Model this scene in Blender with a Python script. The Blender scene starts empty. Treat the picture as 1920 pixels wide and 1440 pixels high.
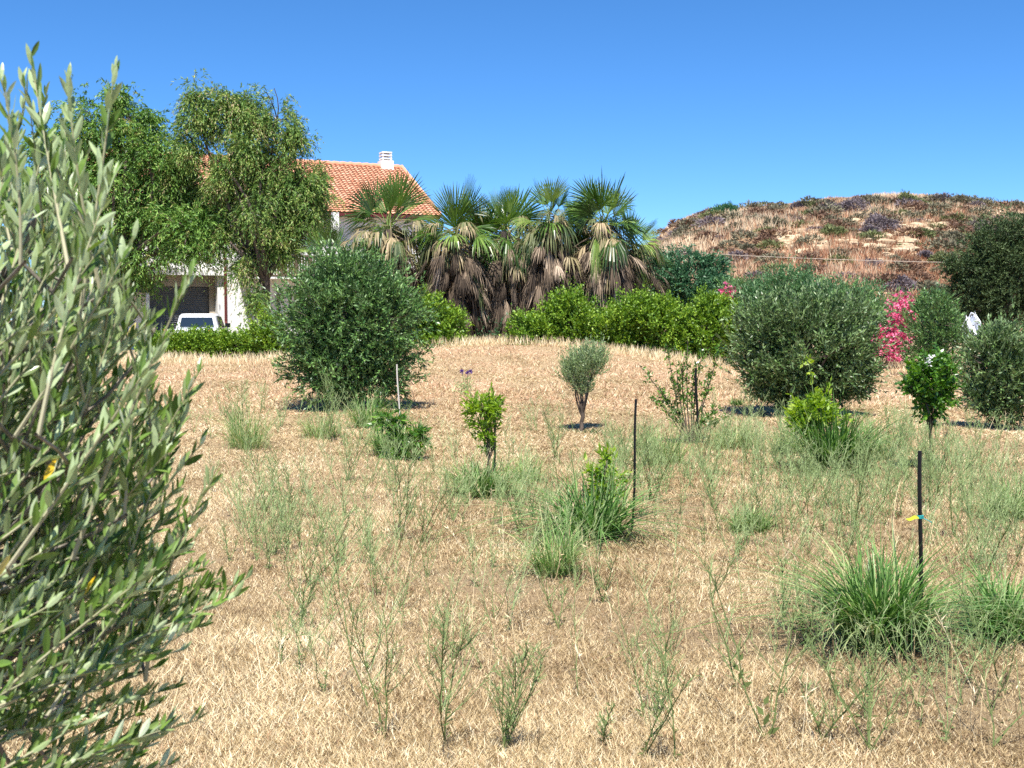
import bpy, math
import numpy as np
R = math.radians
sc = bpy.context.scene
COL = sc.collection
F = 2300.0            # focal length in photograph pixels (1920 wide)
CAMZ = 1.6
HZ = 600.0            # photograph row of the true horizon

# ------------------------------------------------------------------ camera, sky, sun
cd = bpy.data.cameras.new('camera'); cam = bpy.data.objects.new('camera', cd); COL.objects.link(cam)
cd.sensor_width = 36; cd.lens = 36*F/1920; cd.clip_start = .05; cd.clip_end = 20000
PITCH = math.atan((720-HZ)/F)
cam.location = (0, 0, CAMZ); cam.rotation_euler = (math.pi/2-PITCH, 0, 0)
sc.camera = cam
cd.dof.use_dof = True; cd.dof.focus_distance = 14; cd.dof.aperture_fstop = 12.0

SUN_EL, SUN_AZ = 62.0, 180.0      # azimuth: clockwise from +Y (186: behind the camera, a little to the left)
w = bpy.data.worlds.new('World'); sc.world = w; w.use_nodes = True
nt = w.node_tree; bg = nt.nodes['Background']
sky = nt.nodes.new('ShaderNodeTexSky'); sky.sky_type = 'NISHITA'; sky.sun_disc = False
sky.sun_elevation = R(SUN_EL); sky.sun_rotation = R(SUN_AZ)
sky.air_density = 0.6; sky.dust_density = 0.1; sky.ozone_density = 10; sky.altitude = 100
hs = nt.nodes.new('ShaderNodeHueSaturation'); hs.inputs['Saturation'].default_value = 1.11
hs.inputs['Hue'].default_value = 0.497
nt.links.new(sky.outputs[0], hs.inputs['Color']); nt.links.new(hs.outputs[0], bg.inputs[0])
bg.inputs[1].default_value = 0.103
sl = bpy.data.lights.new('sun', 'SUN'); so = bpy.data.objects.new('sun', sl); COL.objects.link(so)
sl.energy = 4.5; sl.angle = R(.53); sl.color = (1, .955, .88)
az, el = R(SUN_AZ), R(SUN_EL)
sd = np.array([math.sin(az)*math.cos(el), math.cos(az)*math.cos(el), math.sin(el)])
from mathutils import Vector
so.rotation_euler = Vector(sd).to_track_quat('Z', 'Y').to_euler(); so.location = (0, -20, 60)
vs = sc.view_settings; vs.view_transform = 'Standard'; vs.look = 'None'; vs.gamma = 1; vs.use_curve_mapping = False
vs.exposure = 1.0
sc.cycles.max_bounces = 5; sc.cycles.diffuse_bounces = 2; sc.cycles.glossy_bounces = 2
sc.cycles.transmission_bounces = 4; sc.cycles.transparent_max_bounces = 4
sc.cycles.use_denoising = False
sc.cycles.sample_clamp_indirect = 6
sc.cycles.use_adaptive_sampling = True; sc.cycles.adaptive_threshold = 0.01

# ------------------------------------------------------------------ helpers
def smooth(t): t = np.clip(t, 0, 1); return t*t*(3-2*t)
def G(x, y):
    """height of the field"""
    x = np.asarray(x, float); y = np.asarray(y, float)
    z = .35*smooth((y-14)/22)
    z = z - .22*smooth((x-3)/5)*smooth((y-16)/16)*(1-smooth((y-38)/14))
    z = z + .52*np.exp(-((x+.3)/4.2)**2-((y-34.5)/5.5)**2)
    near = np.exp(-(y/70)**2)*np.exp(-(x/60)**2)
    z = z + near*(.018*np.sin(x*1.7+y*.9)+.015*np.sin(x*-2.3+y*1.9+1)+.012*np.sin(x*4.1+y*3.3)+.03*np.sin(x*.5+1.3)*np.sin(y*.37))
    return z
def at(px, py, Y):
    """world point seen at pixel (px,py) at distance Y along the view (level) axis"""
    cx, cy = (px-960)/F, (720-py)/F
    s, c = math.sin(PITCH), math.cos(PITCH)
    dy = c + cy*s; dz = -s + cy*c
    k = Y/dy
    return np.array([cx*k, Y, CAMZ+dz*k])
def hit(px, py):
    """world point on the field seen at pixel (px,py)"""
    Y = 2.5
    while Y < 80:
        p = at(px, py, Y)
        if p[2] <= G(p[0], p[1]): break
        Y += .02
    p[2] = float(G(p[0], p[1])); return p
def nrm(a): return a/np.maximum(np.linalg.norm(a, axis=-1, keepdims=True), 1e-9)
def rsph(rng, n): return nrm(rng.normal(size=(n, 3)))
def noise3(p, f, seed=0):
    r = np.random.default_rng(seed+77); s = 0
    for i in range(5):
        k = r.normal(size=3)*f*(1+.35*i); s = s + np.sin(p@k + r.uniform(0, 6.28))
    return s/5**.5/.75          # about -1.5..1.5

class MB:
    """collects geometry, then links it as ONE mesh object"""
    def __init__(s): s.V = []; s.F = {3: [], 4: []}; s.A = {3: [], 4: []}; s.M = {3: [], 4: []}; s.n = 0
    def add(s, V, Fc, v=.5, mi=0):
        V = np.asarray(V, float).reshape(-1, 3); Fc = np.asarray(Fc, int)
        if not len(Fc): return s
        k = Fc.shape[1]; m = len(Fc)
        s.V.append(V); s.F[k].append(Fc+s.n); s.n += len(V)
        s.A[k].append(np.broadcast_to(np.asarray(v, float), (m,)) if np.ndim(v) < 2 else v)
        s.M[k].append(np.full(m, mi, int)); return s
    def box(s, x0, x1, y0, y1, z0, z1, v=.5, mi=0, T=None):
        V = np.array([[x, y, z] for x in (x0, x1) for y in (y0, y1) for z in (z0, z1)], float)
        if T is not None: V = T(V)
        return s.add(V, [[0,1,3,2],[4,6,7,5],[0,4,5,1],[2,3,7,6],[0,2,6,4],[1,5,7,3]], v, mi)
    def build(s, name, mats, parent=None, smooth_sh=False, loc=None):
        me = bpy.data.meshes.new(name)
        V = np.concatenate(s.V)
        if parent is not None: V = V - np.array(parent.location)
        me.vertices.add(len(V)); me.vertices.foreach_set('co', V.astype(np.float32).ravel())
        li, st, tot, A, MI, c = [], [], [], [], [], 0
        for k in (3, 4):
            if s.F[k]:
                f = np.concatenate(s.F[k]); li.append(f.ravel()); st.append(c+np.arange(len(f))*k); c += f.size
                tot.append(np.full(len(f), k)); A.append(np.concatenate(s.A[k])); MI.append(np.concatenate(s.M[k]))
        li = np.concatenate(li); st = np.concatenate(st)
        me.loops.add(len(li)); me.loops.foreach_set('vertex_index', li.astype(np.int32))
        me.polygons.add(len(st)); me.polygons.foreach_set('loop_start', st.astype(np.int32))
        me.polygons.foreach_set('material_index', np.concatenate(MI).astype(np.int32))
        a = me.attributes.new('v', 'FLOAT', 'FACE'); a.data.foreach_set('value', np.concatenate(A).astype(np.float32))
        me.polygons.foreach_set('use_smooth', np.full(len(st), smooth_sh))
        me.update(calc_edges=True)
        for m in (mats if isinstance(mats, (list, tuple)) else [mats]): me.materials.append(m)
        o = bpy.data.objects.new(name, me); COL.objects.link(o)
        if parent is not None: o.parent = parent
        return o
def tag(o, label=None, cat=None, group=None, kind=None):
    for k, v in (('label', label), ('category', cat), ('group', group), ('kind', kind)):
        if v: o[k] = v
    return o
def thing(name, label, cat, loc, group=None):
    o = bpy.data.objects.new(name, None); COL.objects.link(o); o.location = tuple(float(c) for c in loc)
    o.empty_display_size = .2
    return tag(o, label, cat, group)

def segs(mb, P0, P1, r0, r1, sides=4, v=.5, mi=0):
    """frusta between many point pairs"""
    P0 = np.atleast_2d(P0); P1 = np.atleast_2d(P1); n = len(P0)
    r0 = np.broadcast_to(r0, (n,)); r1 = np.broadcast_to(r1, (n,))
    d = nrm(P1-P0); a = np.where(np.abs(d[:, 2:3]) < .9, [[0, 0, 1.]], [[1., 0, 0]])
    s = nrm(np.cross(d, a)); t = np.cross(d, s)
    ang = np.arange(sides)*2*math.pi/sides
    ring = s[:, None]*np.cos(ang)[None, :, None] + t[:, None]*np.sin(ang)[None, :, None]
    V = np.concatenate([P0[:, None]+ring*r0[:, None, None], P1[:, None]+ring*r1[:, None, None]], 1)
    i = np.arange(sides); j = (i+1) % sides
    Fq = np.stack([i, j, j+sides, i+sides], 1)[None] + (np.arange(n)*2*sides)[:, None, None]
    vv = np.repeat(np.broadcast_to(v, (n,)), sides)
    mb.add(V.reshape(-1, 3), Fq.reshape(-1, 4), vv, mi)
def curves(mb, P0, P1, Pm, r0, r1, k=5, sides=4, v=.5, mi=0):
    """quadratic beziers P0-Pm-P1 as tapering tubes; returns nothing"""
    P0 = np.atleast_2d(P0); P1 = np.atleast_2d(P1); Pm = np.atleast_2d(Pm)
    n = max(len(P0), len(P1)); r0 = np.broadcast_to(r0, (n,)); r1 = np.broadcast_to(r1, (n,))
    B = lambda t: (1-t)**2*P0+2*t*(1-t)*Pm+t*t*P1
    for i in range(k):
        a, b = i/k, (i+1)/k
        segs(mb, B(a), B(b+.02), r0+(r1-r0)*a, r0+(r1-r0)*b, sides, v, mi)
def tube(mb, pts, rad, sides=8, v=.5, mi=0, cap=True):
    pts = np.asarray(pts, float); n = len(pts); rad = np.broadcast_to(rad, (n,))
    d = nrm(np.gradient(pts, axis=0)); ref = np.array([.3, 1, .1]) if abs(d[0][1]) < .8 else np.array([1., 0, .1])
    s = nrm(np.cross(d, ref)); t = np.cross(d, s); ang = np.arange(sides)*2*math.pi/sides
    V = pts[:, None]+(s[:, None]*np.cos(ang)[None, :, None]+t[:, None]*np.sin(ang)[None, :, None])*rad[:, None, None]
    i = np.arange(sides); j = (i+1) % sides
    Fq = (np.stack([i, j, j+sides, i+sides], 1)[None]+(np.arange(n-1)*sides)[:, None, None]).reshape(-1, 4)
    mb.add(V.reshape(-1, 3), Fq, v, mi)
    if cap:
        for q in (0, n-1):
            mb.add(np.vstack([V[q], pts[q]]), [[a, (a+1) % sides, sides] for a in range(sides)], v, mi)
def leaves(mb, P, D, N, L, W, v, mi=0, mid=.42):
    """diamond leaves: base P, direction D, face normal about N"""
    S = nrm(np.cross(D, N)); n = len(P)
    L = np.broadcast_to(L, (n,))[:, None]; W = np.broadcast_to(W, (n,))[:, None]
    V = np.stack([P, P+D*L*mid+S*W*.5, P+D*L, P+D*L*mid-S*W*.5], 1)
    mb.add(V.reshape(-1, 3), np.arange(n*4).reshape(-1, 4), v, mi)
def near_leaves(mb, P, D, N, L, W, curl, v, mi=0):
    """olive leaves with a midrib fold and a slight curl: 3 rows x 2 halves"""
    S = nrm(np.cross(D, N)); N = np.cross(S, D); n = len(P)
    L = np.asarray(L)[:, None]; W = np.asarray(W)[:, None]; c = np.asarray(curl)[:, None]
    ts = [0, .22, .55, .82, 1]; ws = [.06, .8, 1, .62, .0]
    rows = []
    for t, q in zip(ts, ws):
        C = P+D*L*t+N*L*c*t*t
        rows += [C-S*W*.5*q+N*W*.14*q, C, C+S*W*.5*q+N*W*.14*q]
    V = np.stack(rows, 1)
    f = np.array([[a+3*r, a+1+3*r, a+4+3*r, a+3+3*r] for r in range(4) for a in (0, 1)])
    Fq = (f[None]+(np.arange(n)*15)[:, None, None]).reshape(-1, 4)
    mb.add(V.reshape(-1, 3), Fq, np.repeat(v, 8), mi)

# ------------------------------------------------------------------ materials
def newmat(name):
    m = bpy.data.materials.new(name); m.use_nodes = True; nt = m.node_tree
    return m, nt, nt.nodes['Principled BSDF'], nt.nodes['Material Output']
def ramp(nt, cols, fac):
    r = nt.nodes.new('ShaderNodeValToRGB'); e = r.color_ramp.elements
    while len(e) < len(cols): e.new(.5)
    for i, (p, c) in enumerate(cols): e[i].position = p; e[i].color = (*c, 1)
    nt.links.new(fac, r.inputs[0]); return r.outputs[0]
def leafmat(name, cols, back=None, trans=.3, rough=.5, spec=.35, tcol=None):
    m, nt, p, out = newmat(name)
    a = nt.nodes.new('ShaderNodeAttribute'); a.attribute_name = 'v'
    c = ramp(nt, cols, a.outputs['Fac'])
    if back:
        cb = ramp(nt, back, a.outputs['Fac']); g = nt.nodes.new('ShaderNodeNewGeometry')
        mx = nt.nodes.new('ShaderNodeMix'); mx.data_type = 'RGBA'
        nt.links.new(g.outputs['Backfacing'], mx.inputs[0]); nt.links.new(c, mx.inputs[6]); nt.links.new(cb, mx.inputs[7])
        c = mx.outputs[2]
    nt.links.new(c, p.inputs['Base Color']); p.inputs['Roughness'].default_value = rough
    p.inputs['Specular IOR Level'].default_value = spec
    if trans > 0:
        tr = nt.nodes.new('ShaderNodeBsdfTranslucent'); h = nt.nodes.new('ShaderNodeHueSaturation')
        h.inputs['Value'].default_value = 1.5; h.inputs['Saturation'].default_value = 1.15
        nt.links.new(c, h.inputs['Color']); nt.links.new(h.outputs[0], tr.inputs[0])
        ms = nt.nodes.new('ShaderNodeMixShader'); ms.inputs[0].default_value = trans
        nt.links.new(p.outputs[0], ms.inputs[1]); nt.links.new(tr.outputs[0], ms.inputs[2]); nt.links.new(ms.outputs[0], out.inputs[0])
    return m
def plain(name, col, rough=.6, spec=.4, metal=0, noise=None, bump=0, nscale=8):
    m, nt, p, out = newmat(name)
    p.inputs['Roughness'].default_value = rough; p.inputs['Specular IOR Level'].default_value = spec
    p.inputs['Metallic'].default_value = metal; p.inputs['Base Color'].default_value = (*col, 1)
    if noise:
        tc = nt.nodes.new('ShaderNodeTexCoord'); n = nt.nodes.new('ShaderNodeTexNoise')
        n.inputs['Scale'].default_value = nscale; n.inputs['Detail'].default_value = 5; n.inputs['Roughness'].default_value = .65
        nt.links.new(tc.outputs['Object'], n.inputs['Vector'])
        nt.links.new(ramp(nt, [(.3, col), (.7, noise)], n.outputs['Fac']), p.inputs['Base Color'])
        if bump:
            b = nt.nodes.new('ShaderNodeBump'); b.inputs['Strength'].default_value = bump; b.inputs['Distance'].default_value = .03
            nt.links.new(n.outputs['Fac'], b.inputs['Height']); nt.links.new(b.outputs[0], p.inputs['Normal'])
    return m
def groundmat():
    m, nt, p, out = newmat('dry field soil'); L = nt.links.new
    tc = nt.nodes.new('ShaderNodeTexCoord')
    def nz(s, d=6, r=.6):
        n = nt.nodes.new('ShaderNodeTexNoise'); n.inputs['Scale'].default_value = s; n.inputs['Detail'].default_value = d
        n.inputs['Roughness'].default_value = r; L(tc.outputs['Object'], n.inputs['Vector']); return n.outputs['Fac']
    c1 = ramp(nt, [(.32, (.20, .14, .07)), (.5, (.38, .29, .16)), (.68, (.57, .455, .265))], nz(38, 8, .75))
    c2 = ramp(nt, [(.35, (.42, .265, .165)), (.65, (.55, .41, .265))], nz(.6, 5))
    mx = nt.nodes.new('ShaderNodeMix'); mx.data_type = 'RGBA'; mx.inputs[0].default_value = .4
    L(c1, mx.inputs[6]); L(c2, mx.inputs[7]); L(mx.outputs[2], p.inputs['Base Color'])
    b = nt.nodes.new('ShaderNodeBump'); b.inputs['Strength'].default_value = .9; b.inputs['Distance'].default_value = .04
    L(nz(30, 8, .8), b.inputs['Height']); L(b.outputs[0], p.inputs['Normal'])
    p.inputs['Roughness'].default_value = .95; p.inputs['Specular IOR Level'].default_value = .1
    return m
def hillmat():
    m, nt, p, out = newmat('dry limestone hill'); L = nt.links.new
    tc = nt.nodes.new('ShaderNodeTexCoord'); mp = nt.nodes.new('ShaderNodeMapping'); mp.inputs['Scale'].default_value = (1, 1, 3)
    L(tc.outputs['Object'], mp.inputs['Vector'])
    def nz(s, d=6, r=.6, o=None):
        n = nt.nodes.new('ShaderNodeTexNoise'); n.inputs['Scale'].default_value = s; n.inputs['Detail'].default_value = d
        n.inputs['Roughness'].default_value = r; L((o or tc.outputs['Object']), n.inputs['Vector']); return n.outputs['Fac']
    c1 = ramp(nt, [(.3, (.18, .105, .06)), (.5, (.40, .25, .15)), (.7, (.58, .43, .27))], nz(1.6, 8, .75))
    c2 = ramp(nt, [(.40, (.30, .17, .095)), (.66, (.56, .42, .26))], nz(.35, 8, .7, mp.outputs[0]))
    mx = nt.nodes.new('ShaderNodeMix'); mx.data_type = 'RGBA'; mx.inputs[0].default_value = .5
    L(c1, mx.inputs[6]); L(c2, mx.inputs[7]); L(mx.outputs[2], p.inputs['Base Color'])
    b = nt.nodes.new('ShaderNodeBump'); b.inputs['Strength'].default_value = 1; b.inputs['Distance'].default_value = .5
    L(nz(1.2, 8, .75, mp.outputs[0]), b.inputs['Height']); L(b.outputs[0], p.inputs['Normal'])
    p.inputs['Roughness'].default_value = .95; p.inputs['Specular IOR Level'].default_value = .1
    return m
def barkmat(name, a, b):
    m, nt, p, out = newmat(name); L = nt.links.new
    tc = nt.nodes.new('ShaderNodeTexCoord'); mp = nt.nodes.new('ShaderNodeMapping'); mp.inputs['Scale'].default_value = (1, 1, .2)
    n = nt.nodes.new('ShaderNodeTexNoise'); n.inputs['Scale'].default_value = 22; n.inputs['Detail'].default_value = 6
    L(tc.outputs['Object'], mp.inputs[0]); L(mp.outputs[0], n.inputs['Vector'])
    L(ramp(nt, [(.35, a), (.65, b)], n.outputs['Fac']), p.inputs['Base Color'])
    bp = nt.nodes.new('ShaderNodeBump'); bp.inputs['Strength'].default_value = .8; bp.inputs['Distance'].default_value = .02
    L(n.outputs['Fac'], bp.inputs['Height']); L(bp.outputs[0], p.inputs['Normal']); p.inputs['Roughness'].default_value = .9
    return m
def wallmat(name, col, dirt):
    m, nt, p, out = newmat(name); L = nt.links.new
    tc = nt.nodes.new('ShaderNodeTexCoord'); n = nt.nodes.new('ShaderNodeTexNoise'); n.inputs['Scale'].default_value = .9; n.inputs['Detail'].default_value = 8
    n.inputs['Roughness'].default_value = .7; L(tc.outputs['Object'], n.inputs['Vector'])
    L(ramp(nt, [(.38, dirt), (.55, col)], n.outputs['Fac']), p.inputs['Base Color'])
    n2 = nt.nodes.new('ShaderNodeTexNoise'); n2.inputs['Scale'].default_value = 40; L(tc.outputs['Object'], n2.inputs['Vector'])
    bp = nt.nodes.new('ShaderNodeBump'); bp.inputs['Strength'].default_value = .3; bp.inputs['Distance'].default_value = .01
    L(n2.outputs['Fac'], bp.inputs['Height']); L(bp.outputs[0], p.inputs['Normal']); p.inputs['Roughness'].default_value = .85
    return m

M = {}
M['ground'] = groundmat(); M['hill'] = hillmat()
M['straw'] = leafmat('straw', [(0, (.13, .08, .035)), (.25, (.36, .26, .13)), (.6, (.61, .47, .265)), (.85, (.77, .63, .39)), (1, (.88, .78, .55))], trans=.12, rough=.6, spec=.3)
M['straw_red'] = leafmat('rusty straw', [(0, (.15, .075, .04)), (.25, (.36, .21, .12)), (.6, (.58, .37, .22)), (.85, (.72, .50, .32)), (1, (.84, .66, .46))], trans=.12, rough=.6, spec=.3)
M['hill_rust'] = leafmat('rust coloured hill grass', [(0, (.20, .085, .045)), (.5, (.42, .20, .11)), (1, (.62, .38, .24))], trans=.1, rough=.7, spec=.2)
M['hillgrass'] = leafmat('hill grass', [(0, (.20, .12, .075)), (.4, (.43, .285, .175)), (.75, (.60, .43, .275)), (1, (.72, .58, .40))], trans=.1, rough=.7, spec=.2)
M['olive_near'] = leafmat('olive leaf', [(0, (.04, .09, .014)), (.5, (.17, .28, .05)), (.93, (.22, .30, .10)), (.97, (.6, .5, .06)), (1, (.75, .5, .03))],
    back=[(0, (.26, .34, .13)), (.6, (.42, .52, .27)), (.93, (.72, .80, .56)), (1, (.65, .55, .2))], trans=.2, rough=.33, spec=.55)
M['olive'] = leafmat('olive foliage', [(0, (.018, .045, .009)), (.5, (.08, .155, .038)), (1, (.24, .35, .12))],
    back=[(0, (.045, .085, .03)), (1, (.26, .36, .17))], trans=.07, rough=.4, spec=.45)
M['olive_green'] = leafmat('deep green olive foliage', [(0, (.014, .042, .008)), (.5, (.065, .16, .034)), (1, (.22, .38, .10))],
    back=[(0, (.035, .085, .025)), (1, (.21, .33, .13))], trans=.07, rough=.4, spec=.45)
M['olive_pale'] = leafmat('pale olive foliage', [(0, (.10, .17, .05)), (1, (.30, .40, .17))],
    back=[(0, (.18, .25, .11)), (1, (.42, .50, .29))], trans=.2, rough=.45, spec=.4)
M['pepper'] = leafmat('weeping foliage', [(0, (.025, .06, .01)), (.5, (.11, .235, .045)), (.9, (.28, .44, .09)), (1, (.34, .32, .12))], trans=.16, rough=.5)
M['pepper_b'] = leafmat('weeping foliage with old leaves', [(0, (.028, .06, .012)), (.5, (.115, .225, .045)), (.85, (.32, .41, .10)), (1, (.38, .30, .16))], trans=.16, rough=.5)
M['bush'] = leafmat('yellow green bush foliage', [(0, (.035, .085, .008)), (.5, (.13, .25, .02)), (1, (.32, .46, .05))], trans=.18, rough=.48, spec=.4)
M['teal'] = leafmat('blue green foliage', [(0, (.025, .075, .035)), (.5, (.06, .16, .07)), (1, (.15, .28, .15))], trans=.22, rough=.45)
M['dome'] = leafmat('soft green foliage', [(0, (.04, .11, .035)), (.5, (.09, .20, .075)), (1, (.19, .32, .15))], trans=.25, rough=.5)
M['dark'] = leafmat('dark conifer foliage', [(0, (.022, .045, .018)), (.6, (.055, .095, .03)), (1, (.13, .18, .07))], trans=.08, rough=.6)
M['citrus'] = leafmat('citrus leaf', [(0, (.035, .10, .015)), (.5, (.08, .19, .025)), (1, (.20, .36, .05))], trans=.28, rough=.3, spec=.6)
M['lime'] = leafmat('fresh lemon leaf', [(0, (.11, .20, .02)), (.5, (.24, .38, .035)), (1, (.42, .52, .08))], trans=.38, rough=.35, spec=.5)
M['grass'] = leafmat('green grass blade', [(0, (.035, .095, .018)), (.5, (.135, .27, .06)), (.85, (.28, .40, .14)), (1, (.58, .54, .28))], trans=.2, rough=.45)
M['weed'] = leafmat('weed stem', [(0, (.12, .16, .045)), (.5, (.25, .345, .13)), (.85, (.42, .50, .24)), (1, (.55, .48, .27))], trans=.15, rough=.6)
M['palm'] = leafmat('fan palm leaf', [(0, (.02, .055, .01)), (.5, (.09, .18, .028)), (1, (.32, .42, .10))], trans=.18, rough=.35, spec=.5)
M['palm_old'] = leafmat('drooping palm leaf', [(0, (.035, .065, .018)), (.35, (.12, .14, .05)), (.7, (.24, .20, .10)), (1, (.42, .32, .19))], trans=.08, rough=.6)
M['palm_dead'] = leafmat('dead palm leaf', [(0, (.022, .015, .011)), (.5, (.12, .087, .06)), (.85, (.32, .24, .17)), (1, (.52, .41, .30))], trans=.06, rough=.8, spec=.2)
M['pink'] = leafmat('pink petals', [(0, (.45, .06, .14)), (.5, (.78, .20, .34)), (1, (.9, .38, .52))], trans=.3, rough=.5)
M['purple'] = leafmat('purple petals', [(0, (.10, .05, .22)), (1, (.2, .1, .4))], trans=.2)
M['white_leaf'] = leafmat('white blossom', [(0, (.7, .7, .66)), (1, (.9, .9, .88))], trans=.3)
M['sh_grey'] = leafmat('grey scrub', [(0, (.12, .11, .065)), (1, (.27, .25, .16))], trans=.05, rough=.8)
M['sh_brown'] = leafmat('brown scrub', [(0, (.15, .085, .055)), (1, (.30, .19, .125))], trans=.05, rough=.8)
M['sh_purple'] = leafmat('mauve scrub', [(0, (.13, .105, .105)), (1, (.27, .22, .235))], trans=.05, rough=.8)
M['sh_green'] = leafmat('green scrub', [(0, (.10, .13, .045)), (1, (.24, .26, .11))], trans=.1, rough=.8)
M['bark'] = barkmat('dark bark', (.05, .038, .028), (.14, .105, .08))
M['bark_grey'] = barkmat('grey olive bark', (.13, .11, .085), (.32, .28, .22))
M['twig'] = leafmat('olive twig', [(0, (.24, .25, .12)), (1, (.40, .37, .24))], trans=0, rough=.7)
M['bark_palm'] = barkmat('palm trunk', (.08, .06, .045), (.22, .17, .13))
M['wall'] = wallmat('white render', (.88, .87, .85), (.78, .77, .74))
M['tan'] = wallmat('beige render', (.55, .48, .38), (.45, .39, .31))
M['tile'] = leafmat('terracotta tile', [(0, (.46, .19, .11)), (.5, (.62, .29, .175)), (1, (.74, .42, .28))], trans=0, rough=.75, spec=.25)
M['darkred'] = plain('dark red painted metal', (.12, .022, .018), .45)
M['shutter'] = plain('grey shutter', (.17, .175, .18), .55, noise=(.22, .225, .225), nscale=3)
M['wood'] = plain('weathered wood', (.10, .07, .05), .75, noise=(.19, .14, .10))
M['glass'] = plain('dark glass', (.015, .02, .025), .06, .8)
M['carpaint'] = plain('white car paint', (.80, .81, .82), .22, .6)
M['tyre'] = plain('tyre rubber', (.02, .02, .02), .8, .2)
M['chrome'] = plain('wheel metal', (.5, .5, .5), .35, .5, 1)
M['red'] = plain('red lamp plastic', (.5, .03, .02), .25, .6)
M['orange'] = plain('orange lamp plastic', (.75, .22, .03), .25, .6)
M['black'] = plain('black plastic pipe', (.005, .005, .006), .45, .35, noise=(.009, .009, .010), nscale=30)
M['stakepale'] = plain('pale bleached cane', (.50, .46, .40), .8, noise=(.66, .62, .56), nscale=30)
M['twine'] = plain('turquoise twine', (.02, .33, .33), .6)
M['tape'] = plain('yellow green tape', (.62, .68, .05), .5)
M['sheet'] = plain('white plastic sheet', (.72, .77, .84), .45, noise=(.86, .88, .9), nscale=6)
M['rock'] = plain('pale limestone', (.34, .24, .145), .9, .2, noise=(.62, .49, .33), bump=1, nscale=1.3)
M['cable'] = plain('pale cable', (.50, .42, .34), .6)

# ------------------------------------------------------------------ the setting
def grid_coords(core, lo, hi):
    out = [core[0]]; s = core[1]-core[0]; x = core[0]
    while x > lo: s *= 1.35; x -= s; out.insert(0, x)
    out = out+list(core[1:]); x = out[-1]; s = core[1]-core[0]
    while x < hi: s *= 1.35; x += s; out.append(x)
    return np.array(out)
def heightfield(xs, ys, fn):
    X, Y = np.meshgrid(xs, ys); Z = fn(X, Y); V = np.stack([X, Y, Z], -1).reshape(-1, 3); nx = len(xs)
    i = np.arange(len(ys)-1)[:, None]*nx+np.arange(nx-1)[None]
    return V, np.stack([i, i+1, i+1+nx, i+nx], -1).reshape(-1, 4)
mb = MB(); mb.add(*heightfield(grid_coords(np.arange(-22, 22, .3), -6000, 6000), grid_coords(np.arange(-2, 62, .3), -3000, 9000), G))
tag(mb.build('ground', M['ground'], smooth_sh=True), 'dry sandy earth of the field', None, None, 'structure')

# hill
HX = np.array([-60, -20, 0, 9, 13, 16.6, 18.5, 21.5, 24.8, 28.7, 34, 39, 48.5, 54.8, 58.7, 64, 80, 110, 160, 220.])
HPY = np.array([640, 612, 566, 530, 494, 461, 446, 424, 407, 399, 388, 378, 376, 381, 389, 392, 400, 430, 480, 560.])
HZZ = CAMZ+(HZ-HPY)*150/F
def H(x, y):
    x = np.asarray(x, float); y = np.asarray(y, float)
    xr = x*150/np.maximum(y, 60)
    c = np.interp(xr, HX, HZZ)
    t = np.clip((y-88)/62, 0, 1)
    s = np.sin(t*math.pi/2)**1.0
    z = .4+(c-.4)*s
    z = np.where(y > 150, c-(y-150)*.03-((np.maximum(y, 150)-150)/60)**2*2, z)
    n = .25*np.sin(x*.35+y*.21)+.22*np.sin(x*.8-y*.55+2)+.18*np.sin(x*1.9+y*1.1)+.14*np.sin(x*3.7-y*2.9)
    led = .35*np.tanh(4*np.sin(z*1.15+.3*np.sin(x*.3)))*smooth((y-118)/12)
    return z+(n*.5+led)*smooth((y-90)/15)*(1-smooth((y-146)/8)*.55)-1.2*(1-smooth((y-88)/8))
mb = MB(); mb.add(*heightfield(np.arange(-40, 190, .7), np.arange(84, 215, .7), H))
tag(mb.build('hill', M['hill'], smooth_sh=True), 'dry rocky hill behind the trees', None, None, 'structure')
def hill_hit(px, py):
    Y = 90.
    while Y < 175:
        p = at(px, py, Y)
        if p[2] <= H(p[0], p[1]): break
        Y += .1
    p[2] = float(H(p[0], p[1])); return p

# dry grass on the hill
rng = np.random.default_rng(5)
n = 150000
Y = rng.uniform(92, 156, n); X = rng.uniform(.06, .48, n)*Y; keep = noise3(np.stack([X, Y, 0*X], 1), .18, 3)+rng.normal(size=n)*.5 > -1.0+1.1*smooth((Y-118)/14)*(noise3(np.stack([X, Y, 0*X], 1), .5, 8) > .1)
X, Y = X[keep], Y[keep]; n = len(X); P = np.stack([X, Y, H(X, Y)-.05], 1)
D = nrm(np.stack([rng.normal(0, .3, n), rng.normal(0, .3, n), np.ones(n)], 1))
nz = noise3(P, .12, 9)
mb = MB(); leaves(mb, P, D, nrm(rng.normal(size=(n, 3))*[1, 1, .2]+[0, -1.2, 0]), rng.uniform(.3, .95, n)*(1+.25*nz)*(1-.5*smooth((Y-116)/16)), rng.uniform(.06, .14, n), np.clip(.52+.24*nz+.12*smooth((Y-115)/25)+rng.normal(0, .27, n), 0, 1), mid=.3)
mb.M[4][-1] = (rng.random(n) < .12+.5*(1-smooth((Y-100)/34))*np.clip(.5+.5*noise3(P, .1, 12), 0, 1)).astype(int)
tag(mb.build('hill_grass', [M['hillgrass'], M['hill_rust']]), 'tall reddish dry grass covering the hillside', 'grass', None, 'stuff')

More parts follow.
